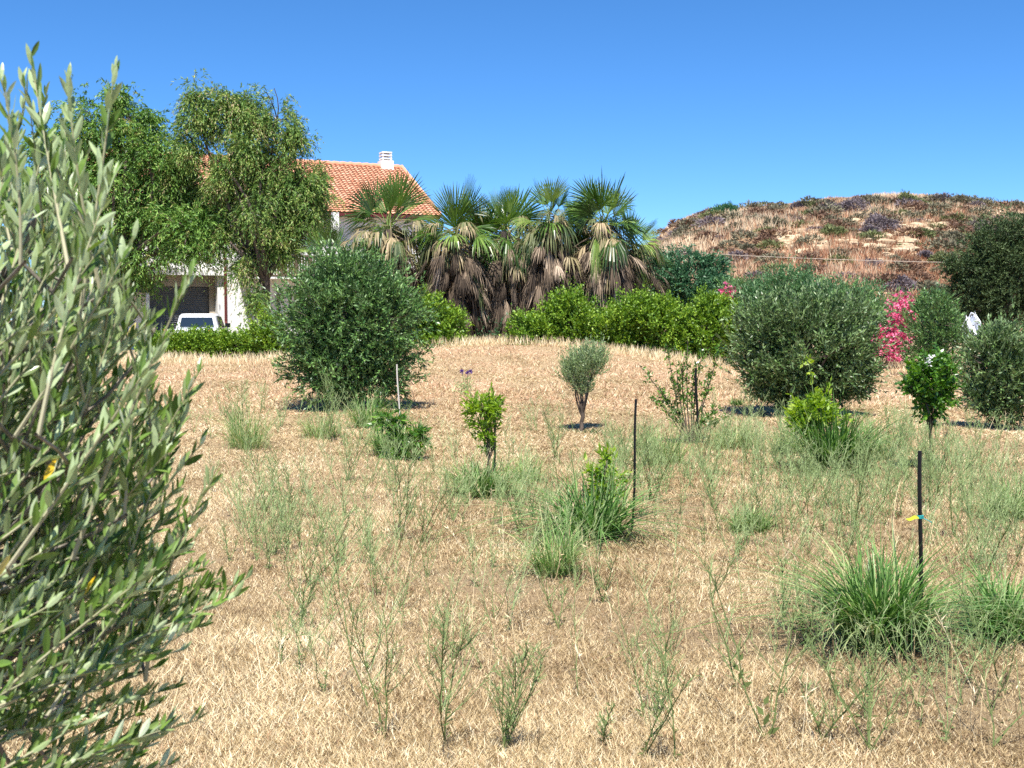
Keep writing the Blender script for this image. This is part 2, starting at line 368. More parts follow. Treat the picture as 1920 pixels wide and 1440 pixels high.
def shrub_ball(rng, c, r, n, L, W, flat=.8):
    u = rsph(rng, n); u[:, 2] = np.abs(u[:, 2])*.95-.05
    lump = 1+.18*noise3(u, 3.2, int(rng.integers(999)))
    P = c+u*np.array([r, r, r*flat])*lump[:, None]*rng.uniform(.75, 1, n)[:, None]
    D = nrm(u+rng.normal(size=(n, 3))*.55+[0, 0, .25]); m = MB()
    leaves(m, P, D, nrm(rng.normal(size=(n, 3))), rng.uniform(.7, 1.3, n)*L, W, np.clip(rng.uniform(0, 1, n)*.7+.15, 0, 1))
    return m
SH = [  # px, py(base), radius in px, material, label
    (1362, 404, 24, 'teal', 'dark green bush alone on the hill crest left of the summit'),
    (1562, 443, 22, 'sh_green', 'olive green shrub below the hill crest left of the mauve shrubs'),
    (1650, 432, 30, 'sh_purple', 'large mauve grey shrub over the pale rock ledge'),
    (1628, 440, 18, 'sh_purple', 'smaller mauve shrub leaning on the large mauve one'),
    (1727, 446, 20, 'sh_green', 'round light green shrub on the pale rocks right of the mauve shrubs'),
    (1450, 430, 24, 'sh_grey', 'grey green shrub above the left rock ledge'),
    (1437, 452, 12, 'sh_brown', 'small brown shrub at the left end of the rock ledge'),
    (1600, 400, 30, 'sh_purple', 'wide mauve scrub on the hill crest'),
    (1500, 392, 16, 'sh_purple', 'small mauve scrub on the left shoulder of the crest'),
    (1790, 452, 20, 'sh_grey', 'grey green shrub under the cypress side of the ledge'),
    (1770, 462, 11, 'sh_brown', 'low tan cushion shrub at the right end of the ledge'),
    (1735, 482, 9, 'sh_purple', 'tiny violet shrub just above the cable'),
    (1765, 490, 18, 'sh_green', 'yellow green cushion shrub where the cable meets the conifer'),
    (1905, 420, 22, 'dark', 'dark green bush on the slope at the right edge'),
    (1690, 545, 26, 'sh_purple', 'mauve scrub low on the slope above the pink oleander'),
    (1655, 540, 22, 'sh_brown', 'rust brown scrub beside the low mauve scrub'),
    (1740, 548, 22, 'sh_grey', 'grey scrub at the foot of the slope left of the conifer'),
    (1800, 385, 24, 'sh_grey', 'flat grey scrub on the right shoulder of the crest'),
    (1700, 385, 26, 'sh_green', 'wide olive green scrub on the summit'),
    (1400, 470, 12, 'sh_grey', 'small grey shrub above the leafless sprigs')]
rng = np.random.default_rng(8)
for px, py, r, m, lab in SH:
    p = hill_hit(px, py); rr = r*p[1]/F*1.0
    tag(shrub_ball(rng, p, rr, int(500+40*r), .30, .10, .85).build('hill_shrub', M[m]), lab, 'shrub', 'shrubs on the hillside')
# smaller scrub: one mesh of each kind, copied
protos = []
for k, m in enumerate(['sh_grey', 'sh_brown', 'sh_purple', 'sh_grey', 'sh_green', 'sh_grey']):
    me = shrub_ball(rng, np.zeros(3), .8, 420, .26, .08, .8)
    o = me.build('small_hill_shrub', M[m]); o['_c'] = m; protos.append(o)
lb = {'sh_grey': 'small grey dry scrub on the hillside', 'sh_brown': 'small brown dry scrub on the hillside', 'sh_purple': 'small mauve dry scrub on the hillside', 'sh_green': 'small green scrub on the hillside'}
used = [0]*6; cnt = 0
while cnt < 290:
    px, py = rng.uniform(1225, 1915), rng.uniform(378, 560)
    p = hill_hit(px, py)
    if p[1] > 158 or p[1] < 95: continue
    if py > 455 and rng.random() < .7: continue
    k = int(rng.choice(6, p=[.18, .38, .12, .10, .12, .10])); o = protos[k]
    if used[k]: o = o.copy(); COL.objects.link(o)
    used[k] = 1; cnt += 1
    s = rng.uniform(.5, 1.6); o.location = tuple(p); o.scale = (s*rng.uniform(1, 1.4), s, s*rng.uniform(.7, 1)); o.rotation_euler = (0, 0, rng.uniform(0, 6))
    tag(o, lb[o['_c']], 'shrub', 'small scrub dotted over the hill')
for o in sc.objects:
    if '_c' in o: del o['_c']
# rock ledges
def rock(mb, rng, c, r, flat):
    n1, n2 = 9, 6; V = []
    for i in range(n2+1):
        for j in range(n1):
            a, b = j*2*math.pi/n1, -math.pi/2+i*math.pi/n2
            V.append([math.cos(a)*math.cos(b), math.sin(a)*math.cos(b), math.sin(b)])
    V = np.array(V); V = np.sign(V)*np.abs(V)**.7
    V = V*(1+.16*noise3(V, 2.5, int(rng.integers(9999)))[:, None])*np.array([r, r*.8, r*flat])+c
    Fq = [[i*n1+j, i*n1+(j+1) % n1, (i+1)*n1+(j+1) % n1, (i+1)*n1+j] for i in range(n2) for j in range(n1)]
    mb.add(V, Fq)
for x0, x1, y0, nn, lab in ((1430, 1550, 442, 22, 'long pale rock ledge on the left of the hill'), (1570, 1640, 412, 14, 'pale stones under the crest above the mauve shrubs'),
                       (1600, 1790, 430, 34, 'broad broken pale ledge in the middle of the hill'), (1640, 1720, 462, 18, 'pale ledge with a dark hollow under it'),
                       (1440, 1540, 455, 16, 'second lower broken ledge on the left of the hill'), (1680, 1800, 412, 14, 'pale stones between the scrub under the summit'), (1560, 1660, 455, 12, 'pale stones above the middle of the cable'),
                       (1860, 1918, 425, 10, 'pale rock slope at the right edge of the hill'), (1270, 1330, 458, 7, 'low pale stones at the left foot of the hill'),
                       (1560, 1700, 540, 8, 'scattered pale stones at the foot of the hill')):
    mb = MB()
    for k in range(int(nn*2.6)):
        p = hill_hit(rng.uniform(x0, x1), y0+rng.normal(0, 9)); rr = rng.uniform(.12, .85)
        rock(mb, rng, p+[0, 0, rr*.05], rr, rng.uniform(.3, .55))
    tag(mb.build('rock_ledge', M['rock']), lab, 'rocks', 'rock ledges on the hill', 'stuff' if 'stones' in lab or 'broken' in lab else None)

# ------------------------------------------------------------------ dry grass of the field
rng = np.random.default_rng(11)
def path_w(x, y):     # the barer strip beside the foreground olive
    return np.exp(-((x+.285*y-.0*y)/(.045*y+.15))**2)*smooth((y-4)/2)*(1-smooth((y-30)/8))
N = 1900000
d = 3.6*np.exp(rng.uniform(0, math.log(44/3.6), N)); a = rng.uniform(-.56, .62, N)
X = d*np.sin(a)*1.05; Y = d*np.cos(a)
nf = noise3(np.stack([X, Y, 0*X], 1), 1.1, 21); nl = noise3(np.stack([X, Y, 0*X], 1), .28, 22)
keep = (rng.random(N) < np.clip(d*d/50, .72, 1)) & (rng.random(N) > path_w(X, Y)*.35) & (nf+rng.normal(size=N)*.8 > -2.4)
X, Y, d, nf, nl = X[keep], Y[keep], d[keep], nf[keep], nl[keep]; n = len(X)
P = np.stack([X, Y, G(X, Y)-.004], 1)
sc_ = np.clip(d/6.5, 1, 3.6)
far = smooth((d-9)/12); up = rng.uniform(.1, 1.7, n)*(1-.62*far)
ph = rng.uniform(0, 6.283, n)
D = nrm(np.stack([np.cos(ph), np.sin(ph), up], 1))
n3 = noise3(P*[1, 1, 0], 3.2, 23)
pt_ = noise3(np.stack([X, Y*.8, 0*X], 1), .55, 31)
v = np.clip(.53+.05*nl+.06*nf+.08*n3+.10*pt_*smooth((d-12)/10)+rng.normal(0, .27, n), 0, 1)
red = (rng.random(n) < smooth((d-14)/12)*np.clip(.45+.5*pt_+.25*n3, .08, .95)+.04).astype(int)
mb = MB()
leaves(mb, P, D, rsph(rng, n), rng.uniform(.018, .055, n)*(1+.2*nf)*np.clip(d/12, 1, 1.7), rng.uniform(.0022, .0046, n)*sc_, v, mid=.25)
mb.M[4][-1] = red
tag(mb.build('dry_grass', [M['straw'], M['straw_red']]), 'short dry straw stubble covering the field', 'grass', None, 'stuff')
# taller bleached grass along the bank at the foot of the bushes
mb = MB(); n = 26000
px_ = rng.uniform(180, 1900, n); Yb = rng.normal(36.0, 1.1, n)-.8*np.abs(px_-960)/960
X = (px_-960)/F*Yb; P = np.stack([X, Yb, G(X, Yb)], 1); keep = noise3(P, .8, 4)+rng.normal(size=n)*.5 > -.25
P = P[keep]; n = len(P)
D = nrm(np.stack([rng.normal(0, .35, n), rng.normal(0, .3, n), np.ones(n)], 1))
leaves(mb, P, D, nrm(rng.normal(size=(n, 3))), rng.uniform(.10, .40, n), rng.uniform(.010, .02, n), np.clip(rng.normal(.8, .15, n), 0, 1), mid=.5)
n = 60000; Yb = rng.uniform(21, 37, n); X = (rng.uniform(150, 2000, n)-960)/F*Yb; P = np.stack([X, Yb, G(X, Yb)], 1)
q_ = noise3(P*[1, .7, 0], 1.3, 61)+.6*noise3(P*[1, .7, 0], 4.0, 62); keep = q_+rng.normal(size=n)*.35 > .35; P = P[keep]; q_ = q_[keep]; n = len(P)
D = nrm(np.stack([rng.normal(0, .6, n), rng.normal(0, .5, n), np.ones(n)], 1))
leaves(mb, P, D, nrm(rng.normal(size=(n, 3))), rng.uniform(.05, .17, n), rng.uniform(.010, .02, n), np.clip(rng.normal(.62, .24, n), 0, 1), mid=.4)
mb.M[4][-1] = (rng.random(n) < .5).astype(int)
tag(mb.build('tall_dry_grass', [M['straw'], M['straw_red']]), 'tall bleached grass along the bank below the bushes', 'grass', None, 'stuff')

# ------------------------------------------------------------------ foliage
def foliage(mb, rng, blobs, ntw, K, L, leaf, w, rise=.3, droop=0., spread=.5, shell=(.35, 1), lumps=.2, lf=3.2, ang=.55, gap=.9, gf=None, hf=None, tint=0, mi=0, cut=None):
    vol = np.array([(b[3]*b[4]*b[5])**(2/3) for b in blobs]); vol /= vol.sum(); org = []
    for b, q in zip(blobs, vol):
        c = np.array(b[:3]); r = np.array(b[3:6]); n = max(3, int(ntw*q)); u = rsph(rng, n)
        s = int(rng.integers(9999)); lp = 1+lumps*noise3(u, lf, s)
        t = rng.uniform(shell[0]**2, shell[1]**2, n)**.5
        O = c+u*r*(t*lp)[:, None]
        g = noise3(O, gf or 2.6/r.mean(), s+5)
        if hf: g = .6*g+.8*noise3(O, hf, s+9)
        k = (g+rng.normal(size=n)*.3 > -gap)
        if cut: k &= cut(O)
        O, u2 = O[k], u[k]; n = len(O)
        d = nrm(u2/ r*r.mean()+np.array([0, 0, rise])+rng.normal(size=(n, 3))*spread)
        st_ = rng.random(n) < .05; LL = L*rng.uniform(.6, 1.3, n)*np.where(st_, 1.9, 1); O = O-d*(LL*np.where(st_, .25, .5))[:, None]
        tv = rng.normal(0, .15, n)+.12*g[k]  # shade between leaf clumps put into the twig colour, following the clump noise
        T = np.linspace(.08, 1, K)[None]+rng.normal(0, .04, (n, K))
        dd = np.array([0, 0, -1.])*droop
        Pp = O[:, None]+d[:, None]*(LL[:, None]*T)[..., None]+dd*(LL[:, None]*T**2)[..., None]
        tg = nrm(d[:, None]+2*dd*T[..., None])
        D = nrm(tg+ang*rng.normal(size=(n, K, 3)))
        Nn = nrm(rng.normal(size=(n, K, 3))*.8+[0, 0, .7])
        v = np.clip(.5+tint+tv[:, None]+rng.normal(0, .17, (n, K)), 0, 1)
        m = n*K
        leaves(mb, Pp.reshape(m, 3), D.reshape(m, 3), Nn.reshape(m, 3), (leaf*rng.uniform(.65, 1.25, m)), (w*rng.uniform(.7, 1.2, m)), v.ravel(), mi)
        org.append(O)
    return np.concatenate(org)
def limbs(mb, rng, base, fork, tips, r0, r1, r2, curl=.15, sides=6, v=.5):
    """trunk from base to fork, then limbs to the tips"""
    base, fork = np.array(base), np.array(fork)
    k = 6; t = np.linspace(0, 1, k)[:, None]; L = np.linalg.norm(fork-base)
    pts = base+(fork-base)*t+rng.normal(0, .02, (k, 3))*L*np.sin(t*3.14)
    tube(mb, pts, r0*(1.25-.25*np.minimum(1, t[:, 0]*4))*(1-t[:, 0])+r1*t[:, 0], 8, v)
    tips = np.atleast_2d(tips); n = len(tips); st = np.broadcast_to(fork, (n, 3))-(fork-base)*rng.uniform(0, .25, n)[:, None]
    mid = (st+tips)/2+rng.normal(size=(n, 3))*np.linalg.norm(tips-st, axis=1)[:, None]*curl
    curves(mb, st, tips, mid, r1*.7, r2, 6, sides, v)
def blob(px, py, rx, ry, Y, dY=0, depth=None):
    c = at(px, py, Y+dY); k = (Y+dY)/F
    return [*c, rx*k, (depth if depth else (rx+ry)/2*k), ry*k]
def tree(name, label, cat, base, blobs, ntw, K, L, leaf, w, mat, bark='bark', r=(.12, .08, .015), fork=None, seed=1, group=None, twigs=60, ntips=10, **kw):
    rng = np.random.default_rng(seed); root = thing(name, label, cat, base, group)
    mb = MB(); org = foliage(mb, rng, blobs, ntw, K, L, leaf, w, **kw); 
    cr = mb.build('crown', M[mat], root)
    B = np.array(blobs); cen = B[:, :3].mean(0); base = np.array(base, float)
    if fork is None: fork = base+(cen-base)*.45
    tips = np.concatenate([B[:, :3], org[rng.integers(len(org), size=ntips)]*.75+cen*.25])
    mb = MB(); limbs(mb, rng, base-[0, 0, .08], fork, tips, *r)
    ii = org[rng.integers(len(org), size=twigs)]; st = tips[rng.integers(len(tips), size=twigs)]
    j = np.argmin(np.linalg.norm(tips[None]-ii[:, None], axis=2), 1); st = tips[j]
    curves(mb, st, ii, (st+ii)/2+rng.normal(size=ii.shape)*.08, r[2], r[2]*.5, 3, 3)
    mb.build('trunk', M[bark], root)
    return root

# big olive left of centre
b = hit(636, 768); b[1] += .1
Yo = b[1]
tree('olive_tree', 'big dense dark green olive tree with a pale cane in front of it', 'tree', b,
     [blob(655, 590, 118, 100, Yo), blob(640, 520, 62, 55, Yo), blob(590, 600, 68, 75, Yo), blob(720, 600, 75, 85, Yo), blob(640, 685, 95, 62, Yo), blob(720, 685, 62, 55, Yo), blob(580, 680, 48, 45, Yo), blob(660, 725, 75, 32, Yo), blob(690, 540, 55, 50, Yo)],
     9500, 11, .24, .082, .026, 'olive_green', 'bark', (.10, .07, .012), seed=3, rise=.55, spread=.45, lumps=.22, gap=.45, hf=6, ang=.4, group='olive trees in the field', twigs=120, shell=(.5, 1.06))
# big olive right of centre
b = hit(1500, 778); Yo = b[1]
tree('olive_tree', 'big grey green olive tree behind the tall lemon shoot', 'tree', b,
     [blob(1510, 650, 116, 92, Yo), blob(1440, 615, 54, 55, Yo), blob(1520, 598, 82, 44, Yo), blob(1590, 640, 52, 75, Yo), blob(1450, 695, 62, 60, Yo), blob(1540, 720, 80, 45, Yo), blob(1600, 700, 40, 45, Yo), blob(1480, 735, 60, 28, Yo)],
     9500, 11, .24, .082, .026, 'olive', 'bark', (.09, .06, .012), seed=4, rise=.6, spread=.45, lumps=.22, gap=.45, hf=6, ang=.38, group='olive trees in the field', twigs=120, shell=(.5, 1.06))
b = hit(1868, 806); Yo = b[1]
tree('olive_tree', 'grey green olive bush at the right edge in front of the dark conifer', 'tree', b,
     [blob(1862, 690, 62, 62, Yo), blob(1875, 645, 45, 32, Yo), blob(1905, 700, 55, 70, Yo), blob(1845, 740, 40, 34, Yo), blob(1880, 760, 48, 34, Yo)],
     3400, 10, .22, .08, .024, 'olive', 'bark', (.05, .035, .01), seed=5, rise=.7, spread=.4, lumps=.24, gap=.5, hf=6, ang=.4, group='olive trees in the field', twigs=120, shell=(.3, 1.05))
b = hit(1752, 712); Yo = b[1]+1.0; b = np.array([b[0]*1.03, Yo, float(G(b[0], Yo))])
tree('olive_tree', 'olive tree behind the round citrus on its thin trunk', 'tree', b,
     [blob(1752, 610, 52, 56, Yo), blob(1735, 655, 44, 46, Yo), blob(1780, 650, 40, 50, Yo), blob(1750, 575, 34, 28, Yo)],
     2900, 10, .26, .09, .028, 'olive_green', 'bark', (.07, .05, .012), seed=6, rise=.7, spread=.3, lumps=.16, gap=.5, hf=5, ang=.4, group='olive trees in the field', twigs=60)
b = hit(1088, 810); Yo = b[1]
tree('olive_tree', 'small young olive with a round silvery crown on a bare forked trunk', 'tree', b,
     [blob(1096, 682, 38, 32, Yo), blob(1112, 672, 30, 26, Yo), blob(1073, 700, 26, 28, Yo), blob(1090, 722, 22, 18, Yo)],
     1300, 9, .17, .052, .014, 'olive_pale', 'bark', (.034, .026, .005), seed=7, ntips=3, rise=1.5, spread=.25, lumps=.14, gap=.7, hf=14, ang=.4, fork=at(1093, 772, Yo), group='olive trees in the field', twigs=90, shell=(.2, 1.0))
mb = MB(); rng = np.random.default_rng(70); p = b+[.08, -.02, 0]; n = 420
Q = p+rng.normal(size=(n, 3))*[.17, .10, 0]+[0, 0, 0]; Q[:, 2] = G(Q[:, 0], Q[:, 1])
leaves(mb, Q, nrm(rng.normal(size=(n, 3))*[1, 1, .2]+[0, 0, .5]), rsph(rng, n), .05, .012, rng.uniform(0, .5, n))
tag(mb.build('weed_patch', M['olive']), 'low dark weeds round the foot of the small young olive', 'weeds', None, 'stuff')

# weeping trees on the left
Yt = 50.5
ba = at(215, 640, Yt); ba[2] = G(ba[0], ba[1])
tree('weeping_tree', 'leafy bright green weeping tree half hidden behind the foreground olive', 'tree', ba,
     [blob(175, 230, 62, 60, Yt), blob(120, 290, 70, 75, Yt), blob(240, 255, 55, 62, Yt), blob(290, 300, 65, 80, Yt), blob(200, 350, 95, 90, Yt, 0), blob(300, 400, 80, 75, Yt), blob(355, 440, 60, 65, Yt, -1), blob(265, 470, 85, 55, Yt),
      blob(150, 450, 80, 80, Yt), blob(60, 400, 80, 110, Yt), blob(385, 420, 42, 60, Yt, -.5), blob(330, 350, 50, 55, Yt), blob(220, 190, 32, 36, Yt), blob(280, 225, 30, 30, Yt), blob(240, 530, 60, 40, Yt, .5)],
     20000, 12, .62, .17, .045, 'pepper', 'bark', (.30, .15, .04), seed=12, rise=.35, droop=.6, spread=.55, lumps=.26, lf=3.5, gap=.4, hf=1.5, ang=.4, group='weeping trees in front of the house', twigs=200, shell=(.25, 1.0), fork=at(240, 480, Yt))
Yt = 49.5
bb = at(492, 640, Yt); bb[2] = G(bb[0], bb[1])
tree('weeping_tree', 'tall open weeping tree with gaps showing the red roof and a dark forked trunk', 'tree', bb,
     [blob(370, 190, 34, 52, Yt), blob(360, 260, 35, 50, Yt), blob(440, 195, 52, 38, Yt), blob(470, 235, 50, 42, Yt), blob(520, 225, 38, 50, Yt), blob(555, 255, 32, 38, Yt), blob(400, 225, 30, 40, Yt),
      blob(500, 290, 60, 36, Yt), blob(455, 280, 44, 40, Yt, -.6), blob(425, 320, 34, 34, Yt, -.4), blob(480, 380, 40, 50, Yt, -.8), blob(560, 340, 58, 42, Yt), blob(590, 370, 42, 50, Yt), blob(520, 370, 58, 50, Yt), blob(480, 330, 40, 36, Yt), blob(450, 420, 42, 55, Yt), blob(520, 440, 55, 48, Yt), blob(575, 420, 36, 38, Yt),
      blob(455, 490, 30, 40, Yt), blob(400, 350, 30, 30, Yt, .5), blob(340, 330, 34, 60, Yt, 1), blob(430, 370, 30, 24, Yt, .5), blob(480, 560, 22, 30, Yt, -.4), blob(530, 465, 40, 24, Yt), blob(420, 440, 26, 40, Yt)],
     20000, 12, .58, .16, .038, 'pepper_b', 'bark', (.26, .12, .03), seed=13, rise=.3, droop=.8, spread=.5, lumps=.28, lf=3.5, gap=.22, hf=1.5, ang=.38, group='weeping trees in front of the house', twigs=260, ntips=22, shell=(.2, 1.0), fork=at(500, 500, Yt))

# shrubs and hedge
def bush(label, blobs, ntw, mat='bush', leaf=.09, w=.05, L=.3, name='green_bush', cat='bush', group='yellow green bushes along the bank', seed=20, K=9, r=(.05, .035, .012), **kw):
    B = np.array(blobs); base = B[:, :3].mean(0); base[2] = G(base[0], base[1])
    a = dict(rise=.7, spread=.5, lumps=.22, gap=.5, hf=4.5, ang=.6, twigs=40, shell=(.5, 1.05)); a.update(kw)
    return tree(name, label, cat, base, blobs, ntw, K, L, leaf, w, mat, 'bark', r, seed=seed, group=group, **a)
bush('long low clipped hedge in front of the white pickup', [blob(x, 645+(x % 3)*2, 32, 22, 39.5) for x in range(285, 500, 26)], 5760, name='hedge', cat='hedge', seed=21, leaf=.085, w=.045, group=None)
bush('bush at the right end of the hedge under the weeping tree trunk', [blob(505, 628, 34, 42, 38.5), blob(525, 650, 28, 26, 38.5)], 1440, seed=22)
bush('bush between the big dark olive and the palms', [blob(790, 600, 48, 42, 36.5), blob(830, 620, 44, 42, 36.5), blob(850, 650, 28, 22, 36.5), blob(770, 640, 40, 30, 36.5)], 3840, seed=23)
bush('low bush on top of the bank just right of the palm trunks', [blob(1000, 625, 42, 34, 36.5), blob(975, 640, 26, 20, 36.5)], 2080, seed=24)
bush('tall bush in front of the palms behind the small young olive', [blob(1075, 600, 48, 55, 37), blob(1110, 625, 48, 42, 37), blob(1055, 580, 32, 32, 37)], 3520, seed=25)
bush('bush behind the almond shrub, left neighbour of the widest bush', [blob(1180, 605, 55, 50, 36.5), blob(1160, 645, 44, 28, 36.5)], 3200, seed=26)
bush('widest bush, under the blue green tree', [blob(1250, 610, 55, 50, 36), blob(1225, 590, 38, 30, 36), blob(1265, 655, 50, 28, 36)], 3520, seed=27)
bush('bush with a pointed top under the lone pink flower cluster', [blob(1330, 605, 52, 48, 36), blob(1345, 580, 30, 26, 36), blob(1370, 630, 40, 44, 36), blob(1330, 655, 48, 28, 36)], 3520, seed=28)
bush('blue green leafy tree right of the palms', [blob(1290, 530, 66, 52, 44), blob(1250, 500, 36, 30, 44), blob(1240, 560, 40, 40, 44), blob(1330, 540, 38, 38, 44), blob(1325, 485, 26, 14, 44), blob(1350, 495, 12, 20, 44), blob(1290, 468, 13, 9, 44), blob(1215, 490, 26, 20, 44)], 4800, 'teal', name='green_tree', cat='tree', group='trees in front of the hill', seed=29, L=.5, leaf=.14, w=.05, droop=.3)
bush('grey green shrub right of the lone pink flower cluster', [blob(1390, 560, 26, 24, 43)], 500, 'olive', name='green_tree', cat='shrub', group='trees in front of the hill', seed=30, leaf=.12, w=.05)
bush('soft domed tree rising behind the big grey green olive', [blob(1475, 534, 52, 28, 40), blob(1430, 556, 48, 34, 40), blob(1510, 560, 80, 42, 40), blob(1400, 590, 40, 40, 40)], 4160, 'dome', name='green_tree', cat='tree', group='trees in front of the hill', seed=31, L=.4, leaf=.11, w=.035)
bush('lower soft domed tree right of the big grey green olive', [blob(1590, 568, 62, 36, 40), blob(1630, 605, 46, 48, 40)], 2720, 'dome', name='green_tree', cat='tree', group='trees in front of the hill', seed=32, L=.4, leaf=.11, w=.035)
bush('small green tree between the oleander and the dark conifer', [blob(1752, 570, 28, 24, 41), blob(1770, 600, 36, 34, 41)], 1440, 'teal', name='green_tree', cat='tree', group='trees in front of the hill', seed=33, L=.4, leaf=.12, w=.04)
bush('low dark thicket under the fan palms', [blob(905, 625, 70, 30, 40), blob(960, 600, 40, 36, 41), blob(700, 600, 50, 40, 43), blob(1150, 560, 60, 36, 43), blob(850, 560, 60, 45, 44), blob(950, 560, 70, 50, 44), blob(1060, 550, 70, 50, 44), blob(1170, 540, 50, 60, 44)], 3200, 'teal', name='thicket', cat='shrub', group=None, seed=34, leaf=.1, w=.04)
# dark conifer, right edge
Yt = 38.
bc = at(1850, 650, Yt); bc[2] = G(bc[0], bc[1])
tree('dark_conifer', 'large dark conifer at the right edge against the hill', 'tree', bc,
     [blob(1850, 470, 40, 50, Yt), blob(1885, 440, 34, 32, Yt), blob(1905, 490, 60, 75, Yt), blob(1845, 520, 52, 55, Yt), blob(1810, 505, 32, 24, Yt), blob(1815, 545, 38, 34, Yt), blob(1870, 570, 62, 45, Yt), blob(1930, 560, 60, 60, Yt), blob(1780, 498, 18, 12, Yt), blob(1835, 590, 40, 26, Yt), blob(1960, 480, 60, 80, Yt)],
     15000, 12, .24, .08, .032, 'dark', 'bark', (.2, .14, .03), seed=40, rise=.3, spread=.6, lumps=.28, lf=5, gap=.4, hf=4, ang=.6, twigs=80, shell=(.45, 1.05))
bush('rounded tree beyond the left end of the hedge', [blob(-150, 520, 110, 120, 50), blob(-60, 600, 70, 60, 50), blob(-260, 590, 90, 80, 50)], 2600, 'dome', name='green_tree', cat='tree', group='trees in front of the hill', seed=36, L=.5, leaf=.16, w=.06)
bush('rounded tree beyond the dark conifer on the right', [blob(2130, 570, 110, 90, 44), blob(2260, 600, 80, 60, 44), blob(2040, 620, 60, 50, 44)], 2600, 'dome', name='green_tree', cat='tree', group='trees in front of the hill', seed=37, L=.5, leaf=.16, w=.06)
# oleander
def oleander(label, blobs, fl, seed, Y):
    root = bush(label, blobs, 900, 'olive_green', name='oleander', cat='shrub', group='pink flowering oleanders', seed=seed, leaf=.13, w=.03, L=.4)
    rng = np.random.default_rng(seed); mb = MB()
    for px, py, r, n in fl:
        c = np.array(at(px, py, Y-.75)); k = r*Y/F
        for i in range(int(n*1.8)):
            q = c+rng.normal(size=3)*[k*.55, .2, k*.55]; P = np.repeat(q[None], 6, 0); D = nrm(rng.normal(size=(6, 3))+[0, -.6, .3])
            leaves(mb, P, D, rsph(rng, 6), .095, .08, np.clip(rng.normal(.5, .25, 6), 0, 1), mid=.6)
    mb.build('blossom', M['pink'], root)
oleander('tall oleander with the largest mass of pink blossom', [blob(1665, 620, 36, 60, 37), blob(1690, 590, 26, 30, 37), blob(1640, 650, 26, 34, 37)],
         [(1690, 572, 22, 40), (1685, 595, 16, 26), (1708, 590, 10, 10), (1682, 612, 12, 16), (1660, 640, 26, 50), (1690, 640, 20, 36), (1668, 630, 14, 14), (1676, 668, 10, 10), (1655, 655, 12, 12)], 51, 37)
oleander('oleander with one pink flower cluster above the yellow green bushes', [blob(1375, 560, 30, 30, 41)], [(1372, 548, 15, 30), (1362, 556, 12, 16)], 52, 41)
oleander('oleander with a few faint pink flowers beside the domed trees', [blob(1612, 590, 36, 40, 38.6)], [(1597, 568, 9, 8), (1604, 590, 5, 3), (1592, 600, 6, 4)], 53, 38.6)

# ------------------------------------------------------------------ fan palms
def frond(rng, o, d, lp, Lb, openn, droop, nseg=26, v=.5, petiole=True, roll=0.):
    """one palmate leaf as its own mesh builder"""
    mb = MB(); d = nrm(np.array(d, float)); s = nrm(np.cross(d, [0, 0, 1.])+1e-6); nn = np.cross(s, d); s, nn = s*math.cos(roll)+nn*math.sin(roll), nn*math.cos(roll)-s*math.sin(roll)
    tip = o+d*lp+np.array([0, 0, -1])*lp*droop*.25
    if petiole: curves(mb, o, tip, (o+tip)/2+np.array([0, 0, .12*lp]), .02, .012, 4, 3, v=.7)
    A = np.linspace(-openn, openn, nseg); da = 2*openn/nseg
    V = []; Fq = []; vv = []
    for i, a in enumerate(A):
        a += rng.normal(0, da*.12); dr = d*math.cos(a)+s*math.sin(a)+nn*.25*abs(math.sin(a)); dr /= np.linalg.norm(dr)
        L = Lb*(1-.28*(abs(a)/max(openn, .1))**2)*rng.uniform(.9, 1.06); sd = nrm(np.cross(dr, nn))
        wds = [.0, L*.34*da*1.0, L*.5*da*.8, .0]; ts = [0, .38, .72, 1.0]; dp = droop*rng.uniform(.7, 1.2)
        b = len(V)
        for t, wd in zip(ts, wds):
            c = tip+dr*L*t*(1-.35*dp*t)+np.array([0, 0, -1])*L*dp*(t**2.0)
            off = nn*wd*.35*(1 if i % 2 else -1); wd = max(wd, .004)
            V += [c-sd*wd*.5-off*.5, c+sd*wd*.5+off*.5]
        for q in range(3): Fq.append([b+2*q, b+2*q+1, b+2*q+3, b+2*q+2]); vv.append(np.clip(v+rng.normal(0, .12)-.05*q, 0, 1))
    mb.add(V, Fq, vv)
    return mb
def merge(dst, src):
    V = np.concatenate(src.V)
    for k in (3, 4):
        if src.F[k]:
            dst.add(V, np.concatenate(src.F[k]), np.concatenate(src.A[k]))
    return dst
